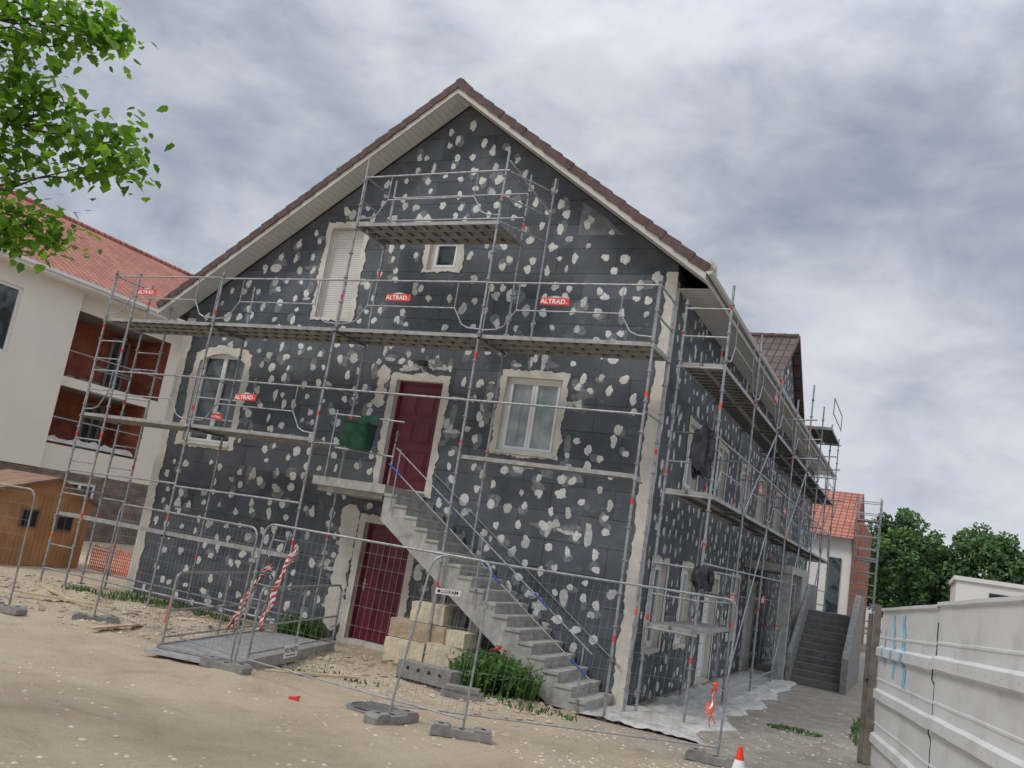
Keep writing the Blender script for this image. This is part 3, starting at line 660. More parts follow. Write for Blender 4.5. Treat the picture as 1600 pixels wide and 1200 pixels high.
add_text(mb,'POLYAUTO',.098,lambda x,y:c+d*x+up*(y+.02)-w*.006,1)
mb.obox(c-up*.058-w*.004,d*.18,up*.008,w*.001,1)
mb.obj('name_plate',[M_white,M_black],fb,'white plate with dark lettering')
# ---------------------------------------------------------------- stack of blocks
def block(c,hx,hy,hz,a,mt,label,nm='insulation_block',grp='cream blocks stacked by the wall'):
    mb=MB(); nx_,nz2=7,5
    sd=U(0,50)
    def wobp(x,y,z):
        n_=mn.noise(Vector((x*6+sd,y*6,z*6)))*.016+mn.noise(Vector((x*17+sd,y*17,z*17)))*.006
        return (x+n_,y+n_*.8,z+n_*.6)
    def face(f):
        v=[wobp(*f(i/nx_*2-1,j/nz2*2-1)) for j in range(nz2+1) for i in range(nx_+1)]
        mb.add(v,[(j*(nx_+1)+i,j*(nx_+1)+i+1,(j+1)*(nx_+1)+i+1,(j+1)*(nx_+1)+i) for j in range(nz2) for i in range(nx_)])
    for sg in(-1,1):
        face(lambda u,v_:(u*hx,sg*hy,v_*hz)); face(lambda u,v_:(sg*hx,u*hy,v_*hz)); face(lambda u,v_:(u*hx,v_*hy,sg*hz))
    o=mb.obj(nm,[mt]); o.location=c; o.rotation_euler=(0,U(-.02,.02),a); tag(o,label,'block',grp); return o
pal=MB()
for k in range(3): pal.box(-.65,.65,-.4+k*.36,-.32+k*.36,0,.09)
for k in range(7): pal.box(-.65+k*.2,-.55+k*.2,-.42,.42,.09,.11)
po=pal.obj('pallet',[M_plank]); po.location=(-3.05,-1.25,.02); po.rotation_euler=(0,0,.1); tag(po,'low timber pallet under the stacked blocks','pallet')
for c,s,a,mt,l in [((-3.4,-1.3,.31),(.36,.24,.18),.1,M_foam,'cream block on the pallet'),((-2.68,-1.22,.33),(.34,.24,.20),.16,M_foam,'cream block on the pallet'),
    ((-3.25,-1.26,.65),(.52,.20,.15),.05,M_foamb,'long tan brown block laid across cream blocks'),((-2.50,-1.25,.66),(.21,.18,.12),-.2,M_foam,'cream block laid on a cream block'),
    ((-3.15,-1.22,.97),(.30,.17,.16),.12,M_foam,'cream block at the top of the stack'),((-2.15,-1.1,.16),(.16,.2,.16),.4,M_foam,'cream block standing beside the pallet')]:
    block(c,*s,a,mt,l)
mb=MB(); mb.box(-.5,.5,-.14,.14,0,.30,0)
for x in(-.3,-.1,.1,.3): mb.tube((x,-.145,.21),(x,-.12,.21),.03,10,1)
mb.box(-.48,.48,-.15,-.14,.02,.05,1)
o=mb.obj('ballast_block',[M_concd,M_dark]); o.location=(-2.45,-2.25,0); o.rotation_euler=(0,0,-.08); tag(o,'dark grey concrete ballast block with round holes','concrete block')
mb=MB(); mb.box(-.3,.3,-.09,.09,0,.12); mb.box(-.25,.25,-.11,.11,.12,.17)
o=mb.obj('ballast_block',[M_concd]); o.location=(-1.65,-2.6,0); o.rotation_euler=(0,0,.3); tag(o,'low grey concrete block on the gravel by the stairs','concrete block')
for k,(x,y,a,ln) in enumerate(((-9.5,-3.2,.5,.9),(-10.3,-2.6,-.3,1.3),(-3.6,-3.6,.9,.7),(-7.2,-4.0,1.9,.8))):
    mb=MB(); mb.box(-ln,ln,-.05,.05,0,.03); mb.box(-ln*.9,-ln*.8,-.052,.052,.03,.033)
    o=mb.obj('timber_plank',[M_plank]); o.location=(x,y,gh(x,y)+.03); o.rotation_euler=(0,U(-.03,.03),a); tag(o,'loose pale timber plank lying on the dirt','plank','loose planks on the ground')
# ---------------------------------------------------------------- red and white warning tape on leaning posts
def tape(c,h,lean,label,w0=.055,ph=0.0):
    t=thing('warning_tape_post',c,label,'barrier tape','leaning posts with red and white tape')
    A=Vector(c);D=Vector((lean[0],lean[1],h)); mb=MB(); mb.tube(A-Vector((0,-.03,0)),A+D+Vector((0,.03,0)),.012,6); mb.obj('post',[M_woodd],t)
    mb=MB(); sx=Vector((1,.15,0)).normalized(); Ln=D.length; un=D.normalized()
    for st_ in range(2):
        def pt(s,l):
            ww=w0*(.75+.35*sin(l*6+ph+st_*2)); off=(.05*sin(l*4.2+ph)+.05*(l/Ln)) if st_ else 0
            return A+un*l+sx*(s*ww+off)+Vector((.02*sin(l*13+ph),-.012-.02*st_+.03*sin(l*8+s*1.6+ph),.012*sin(s*3+l*11)))
        l=.12+.1*st_; i=0
        while l<Ln-.02-.12*st_:
            for j in range(4):
                s0=-1+j*.5; s1=s0+.5; sh=.05
                mb.quad(pt(s0,l+s0*sh),pt(s1,l+s1*sh),pt(s1,l+.062+s1*sh),pt(s0,l+.062+s0*sh),i%2)
            l+=.062; i+=1
    mb.obj('tape_ribbon',[M_red,M_tapew],t)
tape((-6.25,-1.8,0),1.65,(.26,.25),'leaning post wrapped in crumpled red and white tape',.045,0); tape((-6.75,-2.05,0),1.3,(.52,.2),'short leaning post wrapped in red and white tape',.032,1.3)
tape((-6.45,-2.2,0),.95,(.18,.1),'short leaning post wrapped in red and white tape',.026,2.6)
mb=MB(); mb.tube((0,0,0),(.06,0,.75),.016,8); mb.tube((.058,0,.7),(.063,0,.78),.024,8)
o=mb.obj('orange_stake',[M_orange]); o.location=(-7.35,-2.9,0); tag(o,'thin orange marker stake pushed into the dirt','stake')
mb=MB()
mb.box(-.18,.18,-.18,.18,0,.03,0); mb.tube((0,0,.03),(0,0,.20),.11,16,0,.08); mb.tube((0,0,.20),(0,0,.31),.08,16,1,.056); mb.tube((0,0,.31),(0,0,.46),.056,16,0,.022)
o=mb.obj('traffic_cone',[simple('cone_red_orange',(.80,.045,.015),.5,.12,6),M_tapew]); o.location=(2.46,-3.2,gh(2.46,-3.2)-.12); tag(o,'red-orange and white traffic cone by the fence end','cone')
mb=MB()
for st_ in range(5):
    pr_=None; x0=2.02+U(-.04,.04); z0=.98-.05*st_; ln=U(.2,.45); cw=U(-.08,.06)
    for j in range(9):
        t=j/8; q=Vector((x0+.025*sin(t*6+st_*2)+cw*t,-2.9-.03*cos(t*5+st_),z0-ln*t)); wv=Vector((.008+.006*sin(t*9+st_),.006*cos(t*8),.005))
        if pr_: mb.quad(pr_[0]-pr_[1],pr_[0]+pr_[1],q+wv,q-wv,1 if st_%3==2 else 0)
        pr_=(q,wv)
mb.tube((1.99,-2.87,.98),(2.05,-2.92,.98),.022,8)
o=mb.obj('orange_netting',[M_orange,M_tapew]); tag(o,'torn orange and white safety tape hanging on the fence post','netting')
mb=MB()
for i in range(40):
    x=-15.2+.05*i*1.4; mb.tube((x,2.0,0.0),(x,2.0,.6+.05*sin(i)),.012,4)
for k in range(7): mb.tube((-15.2,2.0,.08+k*.085),(-12.4,2.0,.08+k*.085),.012,4)
o=mb.obj('orange_netting',[M_orange]); tag(o,'orange plastic safety netting stretched behind the hut','netting')
# ---------------------------------------------------------------- jackets
def cloth(T3,w,h,label,seed):
    mb=MB(); nu,nv=40,26; v_=[]
    for j in range(nv+1):
        v=j/nv
        ww=w*(.16+.84*min(1,(v*3.2))**.6)*(1-.22*max(0,v-.75)/.25*(1 if seed else .4)); dp=.05+.05*min(1,v*3)
        for i in range(nu):
            t=2*pi*i/nu; fold=1+.22*sin(t*5+seed*2+v*2)*min(1,v*2.5)+.10*sin(t*11+v*6+seed)
            x=ww*.5*cos(t)*fold; y=dp*sin(t)*fold; drop=h*v*(1+.10*sin(t*2+seed)+.05*sin(t*7))
            x+=.02*sin(v*7+seed)
            v_.append(T3(x,y,-drop))
    mb.add(v_,[(j*nu+i,j*nu+(i+1)%nu,(j+1)*nu+(i+1)%nu,(j+1)*nu+i) for j in range(nv) for i in range(nu)]+[tuple(range(nu))],0,True)
    for sg in(-1,1):
        n=12; A_=[]
        for j in range(9):
            t=j/8; cx=sg*w*(.34+.20*sin(t*1.7)); cz=-h*(.10+.62*t); rw=.055-.012*t+.008*sin(t*14); rd=.03+.006*sin(t*11)
            for i in range(n): q=2*pi*i/n; A_.append(T3(cx+rw*cos(q),.035+rd*sin(q),cz))
        mb.add(A_,[(j*n+i,j*n+(i+1)%n,(j+1)*n+(i+1)%n,(j+1)*n+i) for j in range(8) for i in range(n)]+[tuple(range(n)),tuple(range(8*n,9*n))],0,True)
    o=mb.obj('jacket',[M_cloth]); tag(o,label,'jacket'); return o
cloth(lambda x,y,z:(.90+x,-.34-y,4.74+z),.30,.80,'limp dark grey jacket hanging from the scaffold end rail',0)
cloth(lambda x,y,z:(1.15+x,-.35-y,2.48+z),.27,.40,'dark grey jacket hanging from the lower scaffold rail',1)
mb=MB()
def ringp(w,dp,z,n=28):
    o=[]
    for i in range(n):
        t=2*pi*i/n; e=.28; o.append((w*copysign(abs(cos(t))**e,cos(t)),dp*copysign(abs(sin(t))**e,sin(t)),z))
    return o
n=28; rings=[ringp(.26,.15,0),ringp(.265,.17,.1),ringp(.275,.19,.46),ringp(.285,.205,.46),ringp(.285,.205,.485),ringp(.268,.187,.485),ringp(.25,.16,.1)]
v=[p for r_ in rings for p in r_]; fs=[(k*n+i,k*n+(i+1)%n,(k+1)*n+(i+1)%n,(k+1)*n+i) for k in range(6) for i in range(n)]+[tuple(range(n)),tuple(range(6*n,7*n))]
mb.add(v,fs,0,False)
mb.tube((-.27,0,.47),(.27,0,.47),.01,6,1)
mb.obox((.08,.14,.56),(.18,0,.04),(-.02,.012,.06),(0,.012,0),0)
o=mb.obj('green_tub',[M_green,M_galv]); o.location=(-5.05,-1.62,3.56); o.rotation_euler=(.10,.10,.08); tag(o,'dark green plastic mixing tub hung by the upper door','tub')
# ---------------------------------------------------------------- plastic sheet
mb=MB(); nx,ny_=22,150
for j in range(ny_+1):
    for i in range(nx+1):
        y=-1.6+13*j/ny_; w0=.15; w1=1.55+.35*mn.noise(Vector((y*.9,0,0)))+.15*mn.noise(Vector((y*3,2,0)))
        if y<0: w0=-.3+.3*mn.noise(Vector((y*3,8,0)))
        x=w0+(w1-w0)*i/nx; z=.015+gh(x,y)+.07*abs(mn.noise(Vector((x*2.5,y*2.5,1))))+.08*abs(mn.noise(Vector((x*6,y*6,4))))
        if i in(0,nx): z=gh(x,y)
        mb.v.append((x,y,z))
for j in range(ny_):
    for i in range(nx): mb.f.append((j*(nx+1)+i,j*(nx+1)+i+1,(j+1)*(nx+1)+i+1,(j+1)*(nx+1)+i)); mb.m.append(0); mb.s.append(True)
o=mb.obj('plastic_sheet',[M_sheet]); tag(o,'crumpled white plastic sheeting laid along the side wall','plastic sheet')
mb=MB(); mb.tube((0,0,-.02),(0,0,.02),.36,28,0); mb.tube((0,0,.02),(0,0,.026),.31,28,1)
for i in range(-4,5): mb.box(-.25,.25,i*.06-.008,i*.06+.008,.026,.032,0)
o=mb.obj('manhole_cover',[M_concd,M_black]); o.location=(-1.85,-4.6,gh(-1.85,-4.6)+.0); tag(o,'round grey manhole cover set in the dirt','manhole cover')
mb=MB(); mb.obox((0,0,.02),(.06,.02,0),(-.02,.04,0),(0,0,.015)); mb.obox((.03,.02,.04),(.03,.0,0.01),(0,.03,0),(0,0,.01))
o=mb.obj('red_scrap',[M_red]); o.location=(-2.75,-5.1,gh(-2.75,-5.1)); tag(o,'small red scrap lying on the dirt','litter')
# ---------------------------------------------------------------- vegetation near
M_weedA=simple('weed_light',(.09,.19,.04),.7,.3,3,trans=.3); M_weedB=simple('weed_dark',(.045,.11,.025),.7,.3,3,trans=.2)
def plants(name,regions,label,cat,stuff=True,flowers=0):
    mb=MB()
    for (x,y,rx,ry,h,n) in regions:
        for i in range(n):
            a=R()*6.28;t=sqrt(R()); px=x+rx*t*cos(a);py=y+ry*t*sin(a); hh=h*U(.4,1.1)*(1-.4*t); b0=Vector((px,py,gh(px,py)-.01)); ln=Vector((U(-.5,.5),U(-.5,.5),1)).normalized()*hh
            sd=Vector((cos(a),sin(a),0))*U(.006,.016)*(1+h); mid=b0+ln*.55
            mb.add([b0-sd*.6,b0+sd*.6,mid+sd,mid-sd,b0+ln+Vector((U(-.08,.08),U(-.08,.08),-.03))*h*1.5],[(0,1,2,3),(3,2,4)],0 if R()<.5 else 1)
            if h>.35 and R()<.8:
                for k in range(3):
                    q=b0+ln*U(.3,1.0); s_=U(.02,.05); e=Vector((U(-1,1),U(-1,1),U(-.2,.8))).normalized(); f_=e.orthogonal().normalized()*s_*.55
                    mb.add([q,q+e*s_+f_,q+e*s_*2,q+e*s_-f_],[(0,1,2,3)],0 if R()<.65 else 1)
        for i in range(flowers):
            q=Vector((x+U(-rx,rx)*.7,y-ry*.5+U(-ry,ry)*.3,h*U(.8,1.0))); mb.tube(q,q+Vector((0,0,.025)),.015,6,2,.045)
    o=mb.obj(name,[M_weedA,M_weedB,M_poppy])
    tag(o,label,cat)
    if stuff: o['kind']='stuff'
    return o
plants('weed_clump',[(-1.6,-1.7,.68,.42,.82,1300)],'tall green weeds with red poppies growing beside the stair foot','weeds',False,4)
plants('weed_clump',[(-6.2,-.6,.5,.3,.5,350)],'green weeds growing against the wall near the lower door','weeds',False)
plants('grass',[(-9.6,-.8,1.4,.5,.22,500),(-10.8,-1.5,.8,.4,.18,200),(-7.9,-1.0,.6,.3,.2,200),(2.5,1.8,.45,.3,.12,260),(3.6,4,.3,2.5,.25,400),(-3.9,-3.2,1.2,.4,.12,120),(-.8,-2.1,.8,.3,.18,160)],'low green grass tufts at the foot of the wall','grass')
mb=MB()
for i in range(60):
    q=Vector((.72+U(-.04,.04),-.4+U(-.2,.2),rt(XR)-.1)); e=Vector((U(-.4,.4),U(-.4,.4),1)).normalized()*U(.12,.36); sd=Vector((.005,.003,0)); mb.add([q-sd,q+sd,q+e],[(0,1,2)],0)
o=mb.obj('dry_tuft',[M_dry]); tag(o,'dry grass tuft growing out of the roof gutter','plant')
# ---------------------------------------------------------------- foreground tree
tree=thing('tree',(-5.4,-11.9,.3),'leafy lime tree with overhanging bright green branches','tree')
mb=MB(); tr=[(-5.4,-11.9,.2),(-5.35,-11.85,2.0),(-5.2,-11.8,3.6),(-5.05,-11.7,5.2),(-4.9,-11.6,7.4)]; rs=[.24,.2,.17,.13,.07]
for i in range(4): mb.tube(tr[i],tr[i+1],rs[i],12,0,rs[i+1])
mb.obj('trunk',[M_bark],tree)
cl=[(-2.59,-10.84,5.84),(-2.36,-10.74,5.95),(-2.17,-10.62,5.84),(-1.94,-10.51,5.83),(-1.80,-10.42,5.73),(-2.0,-10.49,5.70),(-2.30,-10.60,5.66),(-2.52,-10.72,5.6),(-2.60,-10.71,5.33),(-2.44,-10.61,5.27),(-2.25,-10.49,5.18),(-2.48,-10.58,4.98),(-2.05,-10.38,5.0),(-1.86,-10.25,4.93),(-1.68,-10.17,4.92),(-1.70,-10.15,4.74),(-1.92,-10.26,4.70),(-2.22,-10.40,4.72),(-2.46,-10.5,4.62),(-2.5,-10.42,4.20),(-2.28,-10.33,4.18),(-2.14,-10.25,4.12),(-2.50,-10.4,4.02),(-2.75,-10.8,5.5),(-2.75,-10.7,4.9),(-2.8,-10.6,4.4),(-2.35,-10.5,5.0),(-2.6,-10.6,4.85),(-2.62,-10.45,4.35)]
mb=MB()
def limb(a,b,r0,r1,k=5,w=.12):
    a=Vector(a);b=Vector(b); pr_=a
    for i in range(1,k+1):
        t=i/k; q=a+(b-a)*t+Vector((U(-w,w),U(-w,w),U(-w,w)))*(0 if i==k else 1)*.6; mb.tube(pr_,q,r0+(r1-r0)*(i-1)/k,6,0,r0+(r1-r0)*i/k); pr_=q
hubs=[((-3.0,-10.9,5.75),(-5.05,-11.7,5.0)),((-3.0,-10.8,4.95),(-5.1,-11.75,4.4)),((-2.95,-10.65,4.3),(-5.2,-11.8,3.7))]
for h_,s_ in hubs: limb(s_,h_,.06,.025)
for c in cl:
    h_=min(hubs,key=lambda q:(Vector(q[0])-Vector(c)).length)[0]; limb(h_,c,.012,.004,5,.08)
far=[]
for i in range(70):
    v=Vector((U(-1,1),U(-1,1),U(-1,1)))
    if v.length>1: continue
    c=Vector((-5.1+v.x*1.75,-12.1+v.y*2.0,6.1+v.z*2.2)); far.append(c); limb((-5.05,-11.7,5.2+v.z),c,.03,.006,4,.15)
mb.obj('branch',[M_bark],tree)
def leaves(mb,c,r,n,s):
    c=Vector(c)
    for i in range(n):
        v=Vector((random.gauss(0,.55),random.gauss(0,.55),random.gauss(0,.46))); p=c+v*r
        e=Vector((U(-1,1),U(-1,1),U(-1.1,.1))).normalized(); f_=e.cross(Vector((U(-.5,.5),U(-.5,.5),1))).normalized(); up_=f_.cross(e); k=s*U(.5,1.2)
        P_=lambda a,b_,u_:p+e*k*a+f_*k*b_+up_*k*u_
        mb.add([P_(0,0,0),P_(.12,.40,.05),P_(.38,.36,.03),P_(.50,.48,.04),P_(.75,.28,0),P_(1.1,0,-.12),P_(.75,-.28,0),P_(.50,-.48,.04),P_(.38,-.36,.03),P_(.12,-.40,.05)],[(0,1,2,3,4,5),(0,5,6,7,8,9)],0 if R()<.6 else 1)
mb=MB()
for c in cl: leaves(mb,c,U(.17,.27),int(U(68,95)),.082)
for c in far: leaves(mb,c,.5,90,.1)
mb.obj('foliage',[M_leafA,M_leafB],tree)
# ---------------------------------------------------------------- timber hut
hx0,hx1,hy0,hy1,hh=-17.0,-15.2,-1.1,1.55,1.70; yc_=.45; pk=2.14
hut=thing('timber_hut',(-16.1,.2,0),'small tan timber garden hut with a low gabled roof','hut')
mb=MB(); n=22
for k in range(n):
    y0=hy0+(hy1-hy0)*k/n; y1=hy0+(hy1-hy0)*(k+1)/n-.01; mb.box(hx1-.02,hx1+.02+.006*(k%2),y0,y1,0,hh,0)
for k in range(14):
    x0=hx0+(hx1-hx0)*k/14; x1=hx0+(hx1-hx0)*(k+1)/14-.01
    for y in(hy0,hy1): mb.box(x0,x1-.03,y-.02,y+.02,0,hh,0)
mb.prism([(hy0,hh),(hy1,hh),(yc_,pk)],lambda p,x:(x,p[0],p[1]),hx1-.02,hx1+.018,0)
for y in(hy0,hy1): mb.box(hx1-.01,hx1+.06,y-.06,y+.06,0,hh,0)
mb.obj('wall',[M_wood],hut)
mb=MB()
for ye in(hy0-.25,hy1+.25):
    sl_=(pk-hh)/(abs(hy1-yc_)) if ye>0 else (pk-hh)/abs(hy0-yc_)
    ze=pk+.05-sl_*abs(ye-yc_)
    mb.add([(x,y,z) for x in(hx0-.1,hx1+.14) for y,z in((yc_,pk+.05),(ye,ze),(ye,ze-.06),(yc_,pk-.01))],[(0,1,2,3),(4,5,6,7),(0,1,5,4),(1,2,6,5),(2,3,7,6),(3,0,4,7)],0)
mb.obj('roof',[simple('hut_roof_board',(.24,.14,.09),.85,.3,3)],hut)
for y0 in(-.25,.75):
    mb=MB(); mb.box(hx1+.027,hx1+.05,y0-.04,y0+.42,.90,1.34,0); mb.box(hx1+.05,hx1+.056,y0,y0+.38,.94,1.30,1); mb.box(hx1+.056,hx1+.062,y0+.18,y0+.20,.94,1.30,0); mb.obj('window',[M_woodd,M_dark],hut)
# ---------------------------------------------------------------- neighbouring building
nb=thing('apartment_building',(-27,8,0),'cream rendered building with red tile roof and unfinished brick loggias','building')
M_fr2=simple('grey_frame',(.30,.30,.30),.5,.1,3)
XN=-24.0; PB=.35; TN=lambda s,o,z:(XN+o,s,z)
LG=[(6.3,10.9,5.75,8.2),(6.3,10.4,3.3,5.4),(13,17.5,5.8,8.2),(13,17.5,3.35,5.4)]
LW=[(11.6,12.4,.5,2.2),(7.6,9.0,.4,2.1)]
mb=MB(); wall_cells(mb,TN,[-8,24],[2.4,9.2],[h for h in LG],lambda s:99,0)
wall_cells(mb,TN,[-8,24],[-.3,2.4],LW,lambda s:99,1)
TN2=lambda s,o,z:(XN+PB+o,s,z); LB=[(1.6,3.95,5.9,8.2)]
wall_cells(mb,TN2,[-8,6.2],[2.4,9.2],LB,lambda s:99,0); reveal(mb,TN2,LB[0],.2,0)
mb.quad((XN,6.2,2.4),(XN+PB,6.2,2.4),(XN+PB,6.2,9.2),(XN,6.2,9.2),0)
mb.quad((XN,6.2,2.4),(XN+PB,6.2,2.4),(XN+PB,-8,2.4),(XN,-8,2.4),0)
mb.box(XN+.002,XN+PB-.03,-8,6.17,-.3,2.39,1)
mb.quad((XN,24,-.3),(XN-11,24,-.3),(XN-11,24,9.2),(XN,24,9.2),0); mb.quad((XN,-8,-.3),(XN-11,-8,-.3),(XN-11,-8,9.2),(XN,-8,9.2),0); mb.quad((XN-11,-8,-.3),(XN-11,24,-.3),(XN-11,24,9.2),(XN-11,-8,9.2),0)
mb.obj('wall',[M_wallw,M_plinth],nb)
for h in LG:
    a,c,p,q=h; mb=MB(); D=1.8
    mb.quad(TN(a,-D,p),TN(c,-D,p),TN(c,-D,q),TN(a,-D,q),0); mb.quad(TN(a,0,p),TN(a,-D,p),TN(a,-D,q),TN(a,0,q),1); mb.quad(TN(c,0,p),TN(c,-D,p),TN(c,-D,q),TN(c,0,q),1)
    mb.quad(TN(a,0,q),TN(c,0,q),TN(c,-D,q),TN(a,-D,q),2); mb.quad(TN(a,0,p),TN(c,0,p),TN(c,-D,p),TN(a,-D,p),2)
    mb.tube(TN(a,-.05,p+.95),TN(c,-.05,p+.95),.03,6,3)
    for k in range(6): mb.box(a+.4+.6*k,a+.75+.6*k,-D+.02,-D+.06,p+.2,p+.3,3,TN)
    lg=mb.obj('loggia',[M_brick,M_brickx,M_concd,M_galv],nb,'recessed balcony with bare hollow red brick walls')
    window(TN,(c-1.4,c-.5,p+.05,q-.2),lg,o=-D+.05,sill=False,pm=M_glass,fm=M_fr2)
    if p<4 and a<7:
        mb=MB(); nx=30
        pts=[TN(a+.1+(c-a-.2)*i/nx,.03-.3*j/6,p+.06+(.22*abs(mn.noise(Vector((i*.33,j*.5,2))))+.12)*sin(pi*j/6)+.02) for j in range(7) for i in range(nx+1)]
        mb.add(pts,[(j*(nx+1)+i,j*(nx+1)+i+1,(j+1)*(nx+1)+i+1,(j+1)*(nx+1)+i) for j in range(6) for i in range(nx)],0)
        mb.obj('plastic_wrap',[M_sheet],lg,'pale crumpled plastic lying on the loggia edge')
window(TN2,LB[0],nb,o=-.12,pm=M_glass,sill=False)
for h in LW: window(TN,h,nb,o=-.1,pm=M_glass,sill=False)
mb=MB(); ex,ez,rx,rz_=XN+.8,9.15,XN-5.6,12.95
def slab(mb,a,b_,y0,y1,t=.14,m=0):
    v=[(p[0],y,p[1]-k) for p in(a,b_) for y in(y0,y1) for k in(0,t)]; mb.add(v,[(0,1,3,2),(4,6,7,5),(0,4,5,1),(2,3,7,6),(0,2,6,4),(1,5,7,3)],m)
slab(mb,(ex,ez),(rx,rz_),-8.6,24.6); slab(mb,(rx,rz_),(2*rx-ex,ez),-8.6,24.6)
for i in range(80): mb.tube((rx,-8.6+.415*i,rz_),(rx,-8.2+.415*i,rz_+.02),.13,6)
mb.obj('roof',[M_roofred],nb)
mb=MB(); mb.box(XN-.0,ex+.02,-8.5,24.5,ez-.28,ez-.15); mb.box(ex-.0,ex+.12,-8.5,24.5,ez-.16,ez-.05); mb.obj('eaves',[M_white],nb)
fbld=thing('far_house',(-1.5,37,0),'white rendered building with red tile roof behind the site','house')
mb=MB(); mb.box(-8,1.25,32,42,0,5.35,0); mb.box(1.15,1.5,31.9,42,0,6.3,1); mb.obj('wall',[M_wallb,M_brickx],fbld)
M_roofrx=tile_mat('red_tile_far',(.40,.15,.10),(.50,.20,.14),0,2,.3,.2)
mb=MB(); mb.add([(-8.3,31.5,5.3),(1.2,31.5,5.3),(1.2,36.5,8.1),(-8.3,36.5,8.1),(-8.3,42,5.3),(1.2,42,5.3)],[(0,1,2,3),(3,2,5,4),(1,5,2)]); mb.obj('roof',[M_roofrx],fbld)
for q in((-2.2,-1.2,3.0,4.3),(.1,.7,1.0,4.3)):
    mb=MB(); mb.box(q[0],q[1],31.93,31.99,q[2],q[3]); mb.obj('window',[M_glass],fbld)
twr=thing('scaffold_tower',(2.1,26,0),'slim galvanised scaffold tower standing by the far building','scaffold')
TT=lambda s,o,z:(s-.22,26+o,z)
for s in(1.85,2.75):
    for o in(0,.8): standard(TT,s,o,0,6.8,twr,6)
for s in(0,.8):
    mb=MB()
    for z in np.arange(.6,6.8,.5): mb.tube(TT(1.85,s,z),TT(2.75,s,z),.02,5)
    mb.tube(TT(1.87,s,.6),TT(1.87,s,6.7),.012,5); mb.obj('rung',[M_galv],twr)
for z in(2.2,4.2,5.8): deck(TT,1.85,2.75,0,.8,z,twr,2)
lb=thing('low_building',(11,34,0),'low white flat-roofed building beyond the site fence','building')
mb=MB(); mb.box(5.7,18,30,38,0,4.0); mb.box(5.6,18.1,29.9,38.1,4.0,4.18,0); mb.obj('wall',[M_wallb],lb)
mb=MB(); mb.box(7.0,8.5,29.95,29.99,2.6,3.62,0); mb.box(7.75,7.81,29.93,29.95,2.6,3.62,1); mb.obj('window',[M_black,M_pvc],lb)
cs=thing('yard_staircase',(2.1,12,0),'grey concrete stairs with solid parapet climbing beside the house','stairs')
mb=MB()
for i in range(11): mb.box(1.35,2.6,10.2+.28*i,14.6,0 if i==0 else .17*i,.17*(i+1))
M_stD=simple('dark_mottled_concrete',(.17,.165,.155),.95,.3,4,bump=.5,dirt=((.10,.10,.095),2))  # darker concrete than the parapets, mottled by noise
mb.obj('flight',[M_stD],cs)
for q in(([(10.0,0),(10.0,.85),(13.3,2.5),(15,2.5),(15,0)],2.6,2.76),([(10.0,0),(10.0,.75),(13.3,2.6),(15,2.6),(15,0)],1.27,1.37)):
    mb=MB(); mb.prism(q[0],lambda p,x:(x,p[0],p[1]),q[1],q[2]); mb.obj('parapet',[M_concd],cs)
